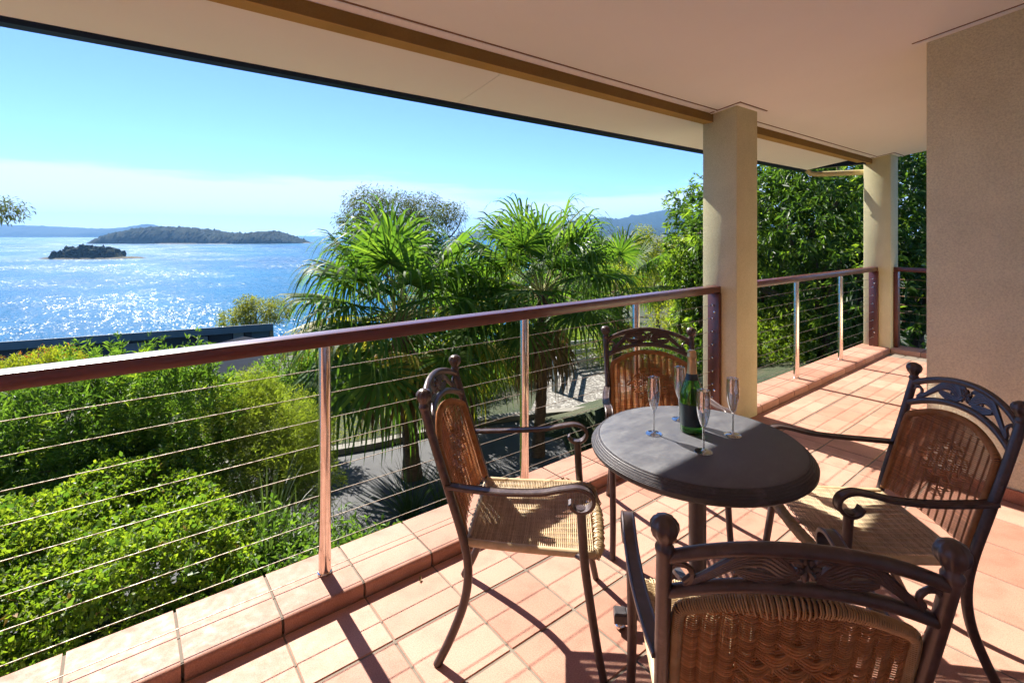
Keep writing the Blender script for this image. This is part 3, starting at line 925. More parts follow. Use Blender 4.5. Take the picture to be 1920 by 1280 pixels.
chair_parts = [('rear_leg_r', 'rear_leg'), ('rear_leg_l', 'rear_leg'), ('front_leg_r', 'front_leg'), ('front_leg_l', 'front_leg'),
               ('arm_r', 'armrest'), ('arm_l', 'armrest'), ('crest_rail', 'crest_rail'), ('lower_rail', 'lower_rail')]
def chair(x, y, heading, label, frayed_back=False, frayed_seat=False):
    t = thing('chair', label, 'chair', (x, y, 0), R(heading - 90), group='woven metal framed armchairs round the table')
    for k, nm in chair_parts:
        o = link(nm, ME[k], t)
        if k.startswith('rear_leg'): link('finial', ME['finial_' + k[-1]], o)
        if k == 'crest_rail': link('openwork', ME['openwork'], o)
    bk = link('backrest', ME['back'], t); link('back_frame', ME['back_frame'], bk); link('binding', ME['binding_frayed' if frayed_back else 'binding'], bk)
    st = link('seat', ME['seat'], t); link('seat_frame', ME['seat_frame'], st); link('seat_bracket', ME['seat_bracket_0'], st); link('seat_bracket', ME['seat_bracket_1'], st)
    link('front_roll', ME['front_roll_frayed' if frayed_seat else 'front_roll'], st)
    if frayed_seat:
        for k in range(6): link('loose_cane', ME['loose_cane_%d' % k], st)
    return t
chair(1.230, 1.501, -44.4, 'woven armchair seen from its side between the railing and the table, seat edge fraying', False, True)
chair(2.196, 1.555, -133.7, 'woven armchair behind the table facing the viewer, in front of the square column')
chair(2.216, .638, 136.5, 'woven armchair standing by the tan wall, seat in striped shade')
chair(1.218, .602, 42.4, 'woven armchair with its back to the viewer and frayed binding along its top', True, True)

# ------------------------------------------------------------------ bottle and glasses
def flute(x, y, label, tilt):
    t = thing('champagne_flute', label, 'glass', (x, y, TZ + .0003), tilt, group='empty champagne flutes on the table')
    b = MB(); b.lathe([(.0, .088), (.006, .090), (.0125, .102), (.0195, .125), (.0240, .155), (.0245, .18), (.0222, .220), (.0225, .222), (.0219, .2225), (.0215, .219)], 32, top=False); part('bowl', b, 'flute_glass', t, local=True)
    b = MB(); b.lathe([(.009, .003), (.005, .008), (.0042, .02), (.0038, .06), (.0045, .082), (.006, .0895)], 16); part('stem', b, 'flute_glass', t, local=True)
    b = MB(); b.lathe([(.0, 0), (.031, 0), (.0318, .0012), (.031, .002), (.012, .0035), (.0, .0065)], 32); part('foot', b, 'flute_glass', t, local=True)
flute(1.655, 1.196, 'empty champagne flute nearest the railing, left of the bottle', 0)
flute(1.869, 1.221, 'empty champagne flute partly hidden behind the green bottle', 1)
flute(1.658, .985, 'empty champagne flute standing in front of the green bottle', 2)
flute(1.884, .995, 'empty champagne flute standing before the square column, right of the bottle', 3)
t = thing('champagne_bottle', 'green champagne bottle with gold foil neck among the glasses', 'bottle', (1.796, 1.118, TZ + .0003), R(200))
b = MB(); b.lathe([(.0, .012), (.02, .008), (.036, 0), (.043, .003), (.0445, .012), (.0445, .135), (.043, .155), (.036, .182), (.026, .208), (.0195, .232), (.0165, .25)], 48); part('glass_body', b, 'bottle_glass', t, local=True)
b = MB(); b.lathe([(.0205, .2315), (.0178, .25), (.0165, .285), (.0168, .290), (.0185, .293), (.0185, .302), (.0168, .305), (.0165, .318), (.012, .3235), (.0, .324)], 40, (0, 0, 0), lambda a, z: 1 + .012 * math.sin(11 * a + z * 200)); part('foil', b, 'gold_foil', t, local=True)
b = MB(); b.lathe([(.0268, .208), (.0240, .2165), (.0212, .229), (.0206, .2315)], 40); part('neck_band', b, 'label_dark', t, local=True)
b = MB(); n = 24
V = []; F = []
for k in range(n + 1):
    a = R(-75 + 150 * k / n)
    for z in (.03, .115): V.append((.0449 * math.cos(a), .0449 * math.sin(a), z))
F = [(2 * k, 2 * k + 2, 2 * k + 3, 2 * k + 1) for k in range(n)]
b.add(V, F); lb = part('label_front', b, 'label_dark', t, local=True)
b = MB(); V = []
for k in range(n + 1):
    a = R(105 + 48 * k / n)
    for z in (.035, .10): V.append((.0449 * math.cos(a), .0449 * math.sin(a), z))
b.add(V, F); part('label_back', b, 'label_cream', t, local=True)

# ------------------------------------------------------------------ floor details
b = MB(); b.bbox((1.985, 1.905, .0005), (2.065, 1.96, .0035), .001); dr = solo('floor_drain', b, 'steel', 'small steel drain grate in the tiles by the kerb behind the table', 'drain')
for k in range(5):
    b = MB(); b.box((1.995 + k * .013, 1.912, .0036), (2.001 + k * .013, 1.953, .004)); part('slot', b, 'label_dark', dr, smooth=False)

# ------------------------------------------------------------------ terrain and sea
SEA = -40.0
def smst(a, b_, x):
    t_ = np.clip((x - a) / (b_ - a), 0, 1); return t_ * t_ * (3 - 2 * t_)
def ground_z(X, Y):
    X = np.asarray(X, float); Y = np.asarray(Y, float)
    r = np.hypot(X, Y)
    lat = X * math.sin(R(50)) - Y * math.cos(R(50))          # metres to the right of the bearing of the palms
    # garden: steep bank below the terrace, level at the road
    ya = 5.6 - 2.6 * smst(1.0, 3.2, X)
    zb = -1.9 - 1.6 * smst(0, 1, (Y - ya) / 2.6)
    zb = np.where(X > 8.2, -1.2 - 2.3 * smst(4, 11, Y), zb)
    # seaward: falls to the water; landward: a long spur
    fall = -3.5 - 38.5 * smst(17, 130, r)
    spur = -3.5 - 14 * smst(20, 120, r) + 8 * smst(150, 500, r)
    k = smst(-.03, .22, lat / np.maximum(r, 1)) 
    far = fall * (1 - k) + spur * k
    m_ = smst(14, 22, r)
    return zb * (1 - m_) + far * m_
nr_, na_ = 130, 220
rs = 1.2 * (4200 / 1.2) ** (np.arange(nr_) / (nr_ - 1)); an = np.linspace(R(-40), R(150), na_)
RR, AA = np.meshgrid(rs, an, indexing='ij'); GX = RR * np.cos(AA); GY = RR * np.sin(AA)
GZ = ground_z(GX, GY)
h_ = np.sin(GX * .9) * np.cos(GY * 1.1) * .06
GZ = GZ + h_ * (RR > 3) + np.sin(GX * .021 + 1) * np.cos(GY * .017) * 4 * smst(100, 600, RR) * smst(.05, .22, (GX * math.sin(R(50)) - GY * math.cos(R(50))) / RR)
GZ = np.where((GX > -8.1) & (GX < 8.05) & (GY < 2.33), np.minimum(GZ, -1.95), GZ)
idx = np.arange(nr_ * na_).reshape(nr_, na_)
Fq = np.stack([idx[:-1, :-1], idx[1:, :-1], idx[1:, 1:], idx[:-1, 1:]], -1).reshape(-1, 4)
gr = link('ground', npmesh('ground', np.stack([GX, GY, GZ], -1).reshape(-1, 3), Fq, 'ground', True)); gr['kind'] = 'structure'
# sea: one sheet to the horizon
ns = 96
rs = np.concatenate([[30], np.geomspace(60, 14500, 40)]); an = np.linspace(0, 2 * np.pi, ns + 1)
RR, AA = np.meshgrid(rs, an, indexing='ij')
idx = np.arange(RR.size).reshape(RR.shape)
Fq = np.stack([idx[:-1, :-1], idx[1:, :-1], idx[1:, 1:], idx[:-1, 1:]], -1).reshape(-1, 4)
se = link('sea', npmesh('sea', np.stack([RR * np.cos(AA), RR * np.sin(AA), np.zeros_like(RR)], -1).reshape(-1, 3), Fq, 'sea'), None, (0, 0, SEA)); se['kind'] = 'structure'

# road, kerb, driveway, lawn
def strip(name, ctr, w0, w1, z, m, kind='structure', th=.0):
    """ribbon along ctr between offsets w0,w1"""
    P = np.array(smooth_path([(x, y, 0) for x, y in ctr], 60)); T = np.gradient(P, axis=0); T /= np.linalg.norm(T, axis=1)[:, None]
    N = np.stack([-T[:, 1], T[:, 0], T[:, 2]], 1)
    b = MB(); A = P + N * w0; B = P + N * w1; n = len(P)
    V = [(p[0], p[1], z) for p in A] + [(p[0], p[1], z) for p in B]; F = [(i, i + 1, n + i + 1, n + i) for i in range(n - 1)]
    if th:
        V += [(p[0], p[1], z - th) for p in A] + [(p[0], p[1], z - th) for p in B]
        F += [(2 * n + i, 2 * n + i + 1, i + 1, i) for i in range(n - 1)] + [(n + i, n + i + 1, 3 * n + i + 1, 3 * n + i) for i in range(n - 1)]
    b.add(V, F); o = link(name, b.mesh(name, m, True, 40)); o['kind'] = kind; return o
RZ = -3.38
road_c = [(-9, 13.5), (-3, 11.2), (1, 9.8), (4.0, 8.9), (7.0, 8.45), (11.0, 6.6), (16, 3.2), (22, -1)]
strip('road', road_c, -1.9, 2.05, RZ, 'asphalt')
strip('road_kerb', road_c[:6], 2.05, 2.32, RZ + .12, 'concrete', th=.2)
strip('lawn', road_c[:5], 2.32, 4.6, RZ + .13, 'ground')
b = MB(); pts = [(8.6, 10.2), (10.6, 8.7), (13.3, 7.6), (17.5, 10.6), (17.0, 13.6), (13.6, 14.2), (10.9, 12.2)]
b.add([(x, y, RZ + .02) for x, y in pts], [tuple(range(len(pts)))]); dv = solo('driveway', b, 'pebble_concrete', kind='structure', smooth=False)

# ------------------------------------------------------------------ plants
def unit(v): return v / (np.linalg.norm(v, axis=-1, keepdims=True) + 1e-9)
def leafmesh(P, D, L, W, fold=.3, bend=.12):
    """P,D (n,3); four-point leaves folded on the midrib, tip hanging a little"""
    n = len(P); D = unit(D)
    S_ = unit(np.cross(D, unit(rng.normal(size=(n, 3))))); N_ = np.cross(S_, D)
    N_ = np.where(N_[:, 2:3] < 0, -N_, N_)
    L = np.broadcast_to(L, n)[:, None]; W = np.broadcast_to(W, n)[:, None]
    mid = P + D * L * .45
    tip = P + D * L; tip = tip + np.array([0, 0, -1.0]) * L * bend
    V = np.stack([P, mid + S_ * W * .5 + N_ * W * fold * .5, tip, mid - S_ * W * .5 + N_ * W * fold * .5], 1).reshape(-1, 3)
    i = np.arange(n)[:, None] * 4
    F = np.concatenate([i + np.array([[0, 1, 2]]), i + np.array([[0, 2, 3]])], 1).reshape(-1, 3)
    return V, F
def rosettes(Ctr, Axis, per, L, W, spread=1.0, droop=.2, jit=.0, bend=.15, fold=.3):
    n = len(Ctr); A = unit(Axis)
    P = np.repeat(Ctr, per, 0); Ax = np.repeat(A, per, 0)
    P = P + rng.normal(size=P.shape) * jit
    D = Ax + unit(rng.normal(size=P.shape)) * spread; D[:, 2] -= droop
    LL = rng.uniform(L * .45, L * 1.25, len(P)); WW = W * LL / L * rng.uniform(.8, 1.2, len(P))
    return leafmesh(P, D, LL, WW, fold, bend)
def in_ellipsoids(ells, n, shell=.55):
    """clump centres mostly near the surface of a union of ellipsoids; returns points and outward axes"""
    ells = [(np.array(c, float), np.array(r, float)) for c, r in ells]
    w_ = np.array([np.prod(r) ** (2 / 3) for c, r in ells]); w_ /= w_.sum()
    k = rng.choice(len(ells), n, p=w_)
    c = np.array([e[0] for e in ells])[k]; r = np.array([e[1] for e in ells])[k]
    u = unit(rng.normal(size=(n, 3))); q = (shell + (1 - shell) * rng.random(n) ** .6)
    q *= 1 + .10 * np.sin(u[:, 0] * 7 + k) * np.cos(u[:, 2] * 6 + 2 * k)
    return c + u * r * q[:, None], unit(u / r)
def limb(b, a, c, r0, r1, wob=.12, n=8):
    a = np.array(a, float); c = np.array(c, float); L = np.linalg.norm(c - a)
    p1 = a + (c - a) * .35 + rng.normal(size=3) * L * wob * .5 + np.array([0, 0, .06 * L]); p2 = a + (c - a) * .7 + rng.normal(size=3) * L * wob * .5 + np.array([0, 0, .05 * L])
    P = smooth_path([a, p1, p2, c], 9); b.tube(P, list(np.linspace(r0, r1, len(P))), n)
def tree(name, label, base, ells, clumps, per, L, W, leafm, trunk_r=.12, cat='tree', group=None, spread=1.0, droop=.2, jit=.05, barkm='bark', shell=.55, fork=.45, bend=.15, limbs=9, extra=None, up=.0, visible_side=None):
    base = np.array(base, float)
    t = thing(name, label, cat, base, 0, group)
    ce = np.mean([e[0] for e in ells], 0); lowz = min(e[0][2] - e[1][2] for e in ells)
    f = base + (ce - base) * np.array([fork, fork, 0]) + np.array([0, 0, max(.15, (lowz - base[2]) * .9 + .1 * (ce[2] - base[2]))])
    b = MB(); limb(b, base - np.array([0, 0, .1]), f, trunk_r, trunk_r * .7, .06, 10)
    tips, _ = in_ellipsoids(ells, limbs, .5)
    for q in tips: limb(b, f - (f - base) * rng.uniform(0, .25), q, trunk_r * .5, trunk_r * .07, .14, 6)
    part('trunk', b, barkm, t)
    Pc, Ax = in_ellipsoids(ells, clumps, shell); Ax = Ax + np.array([0, 0, up])
    V, F = rosettes(Pc, Ax, per, L, W, spread, droop, jit, bend)
    link('crown', npmesh('crown', V - base, F, leafm), t)
    if extra:
        n2, m2 = extra
        Pc, Ax = in_ellipsoids([(c, np.array(r) * 1.03) for c, r in ells], n2, .92); Ax = Ax + np.array([0, 0, .3])
        V, F = rosettes(Pc, Ax, per, L * .9, W * .9, spread, droop, jit, bend)
        link('young_leaves', npmesh('young_leaves', V - base, F, m2), t)
    return t
gz = lambda x, y: float(ground_z(x, y))

# fan palms with weeping leaf tips
def frond_mesh(pitch, seed, dead=False, pet=1.25, size=1.0):
    r_ = np.random.default_rng(seed)
    b = MB()
    pit = R(pitch)
    pts = []; d = np.array([math.cos(pit), 0, math.sin(pit)]); p = np.array([0.05, 0, 0.0]); 
    sagr = .10 if not dead else .05
    for k in range(9):
        pts.append(p.copy()); p = p + d * pet / 8; d = d + np.array([0, 0, -sagr / 4]); d /= np.linalg.norm(d)
    b.tube(pts, list(np.linspace(.019, .008, 9)), 5)
    PV = np.array(b.v); hub = pts[-1]
    side = np.array([0, 1.0, 0]); nrm = np.cross(d, side)
    V = [PV]; F4 = [np.array([f for f in b.f if len(f) == 4])]
    npet = len(F4[0])
    nseg = 34; off = len(PV); M = 11
    for i in range(nseg):
        a = R(-128 + 256 * i / (nseg - 1)) + r_.normal() * .02
        Ls = size * (1.02 - .30 * abs(a) / R(128)) * r_.uniform(.88, 1.1) * 1.42
        dirv = math.cos(a) * d + math.sin(a) * side + nrm * .20 * (-1 + abs(math.sin(a))) * -.3
        dirv /= np.linalg.norm(dirv)
        P_ = hub.copy(); q = dirv.copy(); w0 = .052
        sdir = np.cross(nrm, dirv); sdir /= np.linalg.norm(sdir)
        rows = []
        brk = r_.uniform(.40, .54)
        for k in range(M):
            t_ = k / (M - 1)
            wv = w0 * (min(1, .35 + t_ / .35 * .65) if t_ < .35 else (1 - (t_ - .35) / .65) ** .8) * size
            tw = sdir * wv * .5
            rows.append((P_ - tw + nrm * wv * .28, P_ + tw + nrm * wv * .28 * (-1 if i % 2 else 1)))
            g_ = 0.05 if t_ < brk else .55
            q = q + np.array([0, 0, -1.0]) * g_ * (1.0 + (.4 if dead else 0)) + r_.normal(size=3) * .012; q /= np.linalg.norm(q)
            P_ = P_ + q * Ls / (M - 1)
        vv = np.array(rows).reshape(-1, 3); o = off; off += len(vv); V.append(vv)
        F4.append(np.array([(o + 2 * k, o + 2 * k + 1, o + 2 * k + 3, o + 2 * k + 2) for k in range(M - 1)]))
    return np.concatenate(V), np.concatenate(F4), npet
FROND = {}
def frond(pitch_class, var, dead=False, yellow=False):
    key = (pitch_class, var, dead, yellow)
    if key not in FROND:
        V, F, npet = frond_mesh(pitch_class, 211 + var * 7 + int(pitch_class), dead, pet=1.3 if not dead else .7)
        m = 'frond_dead' if dead else ('leaf_palm_yellow' if yellow else 'leaf_palm')
        me = npmesh('frond', V, F, m)
        me.materials.append(MATS['petiole' if not dead else 'frond_dead'])
        mi = np.zeros(len(F), np.int32); mi[:npet] = 1; me.polygons.foreach_set('material_index', mi)
        FROND[key] = me
    return FROND[key]
def palm(base, crown, label, counts, trunk_r=.15, scale=1.0, dead=9):
    base = np.array(base, float); crown = np.array(crown, float)
    t = thing('fan_palm', label, 'palm tree', base, 0, 'weeping fan palms below the terrace')
    H = crown - base; b = MB(); n = 26; P = []; rr = []
    for k in range(n):
        u = k / (n - 1); P.append(base + H * u + np.array([.08 * math.sin(u * 3), .05 * math.sin(u * 4 + 1), 0]) * (1 - u))
        rr.append(trunk_r * (1.35 - .5 * min(1, u * 5) if u < .2 else .85 + .1 * (k % 2)) )
    b.tube(P, rr, 14); part('trunk', b, 'palm_bark', t)
    b = MB()                                     # old leaf bases standing out from the trunk
    for k in range(70):
        u = random.uniform(.45, 1.0); a = random.uniform(0, 6.28); c = base + H * u
        o_ = np.array([math.cos(a), math.sin(a), 0]); L = random.uniform(.12, .30)
        b.tube([c + o_ * trunk_r * .7, c + o_ * (trunk_r + L * .4) + np.array([0, 0, L * .25]), c + o_ * (trunk_r + L * .7) + np.array([0, 0, -L * .1])], [.035, .02, .006], 4)
    part('leaf_bases', b, 'frond_dead', t, kind='stuff')
    az = random.uniform(0, 6)
    for pc, num in counts:
        for k in range(num):
            az += 2.399
            o = link('frond', frond(pc, random.randrange(3), yellow=(pc < 5 and random.random() < .22)), t, crown - base + np.array([0, 0, random.uniform(-.15, .1)]))
            o.rotation_euler = (random.uniform(-.1, .1), random.uniform(-.08, .08), az + random.uniform(-.25, .25))
            s_ = scale * random.uniform(.88, 1.1); o.scale = (s_, s_, s_)
    for k in range(dead):
        az += 2.399
        o = link('dead_frond', frond(-62, random.randrange(2), dead=True), t, crown - base + np.array([0, 0, random.uniform(-.7, -.35)]))
        o.rotation_euler = (0, 0, az); s_ = scale * random.uniform(.7, .95); o.scale = (s_, s_, s_)
    return t
CN = [(76, 4), (58, 7), (40, 8), (22, 9), (4, 9), (-18, 9), (-40, 8)]
CN2 = [(76, 4), (58, 7), (40, 8), (20, 8), (0, 7), (-20, 5)]
p = at(775, 905, 10.0); p[2] = RZ - .1
palm(p, at(745, 592, 10.2), 'large weeping fan palm beside the road, left of the two tallest', CN, .17, 1.1)
p = at(1010, 862, 11.0); p[2] = RZ - .1
palm(p, at(1018, 548, 11.0), 'tall weeping fan palm with bare brown trunk by the driveway', CN2, .135, 1.0)
p = at(885, 800, 12.8); p[2] = RZ - .1
palm(p, at(880, 605, 12.8), 'shorter weeping fan palm behind and between the two tall palms', [(64, 5), (40, 7), (15, 8), (-12, 8), (-38, 7)], .14, 1.0, 4)
p = at(1150, 720, 14.0); p[2] = gz(p[0], p[1]) - .1
palm(p, at(1160, 545, 13.6), 'weeping fan palm behind the far chair, right of the tall palms', [(66, 4), (42, 5), (18, 5), (-5, 4)], .14, .85, 2)

# mango trees beyond the terrace end
def mango(px, d, top, label, rx=2.4, n=1500, young=260):
    p = at(px, 440, d); base = np.array([p[0], p[1], gz(p[0], p[1])])
    zc = (top - .2 + base[2]) / 2 + .35; rz = (top - base[2]) / 2
    ells = [((p[0], p[1], zc), (rx * .8, rx * .8, rz * .92))]
    for k in range(7):
        a = k * .9 + px; rr = rx * .62
        ells.append(((p[0] + math.cos(a) * rr, p[1] + math.sin(a) * rr, zc + math.sin(k * 2.1 + px) * rz * .5), (rx * .52, rx * .52, rz * .42)))
    return tree('mango_tree', label, base, ells, n, 12, .19, .05, 'leaf_mango', .16, group='mango trees beyond the terrace end', spread=1.3, droop=.25, jit=.03, shell=.62, bend=.22, limbs=16, extra=(young, 'leaf_mango_young'))
mango(1555, 11.2, 4.4, 'dense glossy mango tree filling the gap between the two columns', 2.7, 2100, 620)
mango(1425, 13.8, 3.4, 'glossy mango tree just past the large column, lower than its neighbours', 2.2, 1400, 460)
mango(1720, 11.8, 4.8, 'dark mango tree behind the far corner column and tan wall', 2.6, 1700, 120)
mango(1318, 14.6, 2.0, 'bright leafed mango tree left of the large column', 1.05, 560, 380)

# hedge with lime leaves below the rail
def mound(poly_fn, n, zf_, per, L, W, m, name, label, base, spread=1.1, up=1.0, jit=.012, cat='hedge', stems=30, droop=.05):
    P = poly_fn(n); base = np.array(base, float)
    t = thing(name, label, cat, base)
    Ax = rng.normal(size=P.shape) * .45 + np.array([0, 0, up])
    V, F = rosettes(P, Ax, per, L, W, spread, droop, jit)
    link('foliage', npmesh('foliage', V - base, F, m), t)
    if cat == 'hedge':
        k2 = rng.random(len(P)) < .22; Q = P[k2] + rng.normal(size=(k2.sum(), 3)) * .03 - np.array([0, 0, .03])
        V, F = rosettes(Q, Ax[k2], 6, L * 1.7, W * 1.5, 1.1, .1, jit); link('old_leaves', npmesh('old_leaves', V - base, F, 'leaf_shrub'), t)
        k2 = rng.random(len(P)) < .02; V, F = rosettes(P[k2], Ax[k2], 4, L * 1.2, W, 1.2, .2, jit); link('dead_leaves', npmesh('dead_leaves', V - base, F, 'frond_dead'), t)
    b = MB()
    for k in range(stems):
        q = P[rng.integers(len(P))]; r0 = np.array([q[0] + rng.normal() * .2, q[1] + rng.normal() * .2, gz(q[0], q[1]) - .1])
        limb(b, r0, q, .018, .005, .12, 5)
    part('stems', b, 'bark', t, kind='stuff')
    return t
def hedge_pts(n):
    x = rng.uniform(-3.4, 1.1, n * 2); y = rng.uniform(3.75, 7.3, n * 2)
    # outline bends in on the right-hand near side
    near = 4.05 + .55 * np.clip(x + .1, 0, 3) ** 1.2; ok = (y > near) & (x < 1.05 - .15 * np.sin(y * 3))
    x, y = x[ok][:n], y[ok][:n]; near = 4.05 + .55 * np.clip(x + .1, 0, 3) ** 1.2
    e = np.minimum.reduce([y - near, 1.15 - x, 7.4 - y])
    z = -1.75 + .75 * smst(-.15, .6, e) + .10 * np.sin(x * 3.1 + 1) * np.cos(y * 2.7) + .05 * np.sin(x * 9) * np.sin(y * 8) 
    depth = rng.random(len(x)) ** 2.0 * .5; z = z - depth - np.where(rng.random(len(x)) < .22, rng.random(len(x)) * .8 * (e < .35), 0)
    return np.stack([x, y, z], 1)
mound(hedge_pts, 13000, None, 9, .052, .026, 'leaf_lime', 'lime_hedge', 'bright lime green low hedge below the long railing', (-1, 5.5, gz(-1, 5.5)))

def shrub(name, label, ells, n, per, L, W, m, cat='shrub', spread=.9, droop=0.0, up=.8, jit=.02, shell=.4, group=None, stems=16, bend=.1, extra=None):
    c = np.mean([e[0] for e in ells], 0); base = np.array([c[0], c[1], gz(c[0], c[1])])
    t = thing(name, label, cat, base, 0, group)
    P, A = in_ellipsoids(ells, n, shell); V, F = rosettes(P, A + np.array([0, 0, up]), per, L, W, spread, droop, jit, bend)
    link('foliage', npmesh('foliage', V - base, F, m), t)
    if extra:
        P, A = in_ellipsoids([(c_, np.array(r) * 1.02) for c_, r in ells], extra[0], .9); V, F = rosettes(P, A + np.array([0, 0, up]), per, L, W, spread, droop, jit, bend)
        link('young_leaves', npmesh('young_leaves', V - base, F, extra[1]), t)
    b = MB()
    for k in range(stems): limb(b, base + rng.normal(size=3) * np.array([.15, .15, 0]) - np.array([0, 0, .1]), P[rng.integers(len(P))], .025, .005, .12, 5)
    part('stems', b, 'bark', t, kind='stuff')
    return t
# tall lance-leaved shrub with upright shoots
ells = []
for k in range(9):
    q = at(-40 + 50 * k, 812 - 6 * k + 14 * math.sin(k * 1.7), 6.6 + .4 * math.sin(k * 2.3)); ells.append((q, (.62, .62, .72))); ells.append((at(-40 + 52 * k, 900, 6.3 + .3 * math.sin(k)), (.6, .6, .6)))
t = shrub('oleander_shrub', 'tall dark lance leaved shrub behind the lime hedge, shoots rising above the rail', ells, 4600, 11, .12, .022, 'leaf_shrub', spread=1.0, up=1.1, jit=.025, shell=.45, stems=30, extra=(420, 'leaf_lime'))
sh = MB(); PV = []; PA = []
for k in range(44):
    q = at(rng.uniform(90, 400), rng.uniform(668, 715), rng.uniform(6.3, 7.0)); hgt_ = rng.uniform(.12, .34) * (1.5 if k % 11 == 0 else 1)
    for u in np.linspace(-.35, 1, 7): PV.append(q + np.array([0, 0, hgt_ * u]) + rng.normal(size=3) * .012); PA.append([0, 0, .7])
V, F = rosettes(np.array(PV), np.array(PA, float), 6, .10, .02, 1.0, 0, .01); bl = Vector(t.location)
link('upright_shoots', npmesh('upright_shoots', V - np.array(bl), F, 'leaf_shrub'), t)
# golden and red tipped shrub at the left edge
shrub('golden_shrub', 'golden green shrub with reddish tips beside the blue house, left edge', [(at(60, 712, 7.6), (.75, .6, .42)), (at(110, 690, 7.6), (.35, .4, .30))], 1500, 10, .06, .014, 'leaf_yellow', spread=1.0, up=.9, jit=.03, extra=(90, 'leaf_red'))
# feathery wattle-like shrub
ells = [(at(500, 800, 7.1), (.72, .7, .60)), (at(440, 770, 6.9), (.55, .5, .45)), (at(560, 830, 7.3), (.55, .5, .5)), (at(520, 880, 6.9), (.55, .5, .5)), (at(500, 900, 6.4), (.6, .5, .55)), (at(570, 900, 6.9), (.5, .5, .5)), (at(470, 735, 7.3), (.4, .4, .35))]
shrub('feathery_shrub', 'feathery yellow green shrub between lime hedge and road', ells, 5200, 12, .07, .009, 'leaf_feather', spread=1.1, up=.6, jit=.03, shell=.3, droop=.1)
# undergrowth filling the bank
def under_pts(n):
    x = rng.uniform(-3.4, 7.6, n); y = rng.uniform(2.36, 7.9, n); ok = ~((x < .8) & (y > 4.6)) & (y < 7.8 - .35 * np.clip(x - 1, 0, 10))
    x, y = x[ok], y[ok]; return np.stack([x, y, ground_z(x, y) + rng.random(len(x)) ** 1.5 * .65], 1)
P = under_pts(20000); V, F = rosettes(P, rng.normal(size=P.shape) * .5 + np.array([0, 0, .8]), 7, .08, .028, 1.1, .05, .02)
uo = link('undergrowth', npmesh('undergrowth', V, F, 'leaf_shrub')); tag(uo, 'low dark green leafy undergrowth on the bank below the terrace', 'undergrowth', kind='stuff')
# strappy clumps
def strappy(c, n, L, label, m='leaf_straw'):
    c = np.array([c[0], c[1], gz(c[0], c[1])]); t = thing('strappy_plant', label, 'plant', c, 0, 'strap leaved clumps on the bank')
    V = []; F = []; o = 0; M = 7
    for k in range(n):
        a = rng.uniform(0, 6.283); e = rng.uniform(.75, 1.5); d = np.array([math.cos(a) * math.cos(e), math.sin(a) * math.cos(e), math.sin(e)])
        s_ = np.array([-math.sin(a), math.cos(a), 0]); p_ = np.array([math.cos(a), math.sin(a), 0]) * rng.uniform(0, .12); l_ = L * rng.uniform(.6, 1.15); w_ = rng.uniform(.012, .022)
        for q in range(M):
            u = q / (M - 1); ww = w_ * (1 - u ** 2.5); V += [p_ - s_ * ww * .5, p_ + s_ * ww * .5]
            d = d + np.array([0, 0, -.10 - .16 * u]); d /= np.linalg.norm(d); p_ = p_ + d * l_ / (M - 1)
        F += [(o + 2 * q, o + 2 * q + 1, o + 2 * q + 3, o + 2 * q + 2) for q in range(M - 1)]; o += 2 * M
    link('blades', npmesh('blades', np.array(V), np.array(F), m), t)
    return t
for px, py, d, n, L, lab in ((560, 960, 6.0, 130, 1.25, 'strap leaved clump at the foot of the feathery shrub'), (640, 965, 6.8, 130, 1.2, 'dark strap leaved clump just right of the nearest steel post'),
                           (500, 1010, 5.2, 90, 1.0, 'strap leaved clump between lime hedge and terrace edge'), (770, 950, 8.6, 150, 1.15, 'strap leaved clump at the foot of the left palm'),
                           (830, 935, 8.8, 80, .95, 'small strap leaved clump right of the left palm trunk'), (1240, 700, 12, 90, 1.0, 'strap leaved clump behind the far chair')):
    strappy(at(px, py, d), n, L, lab)
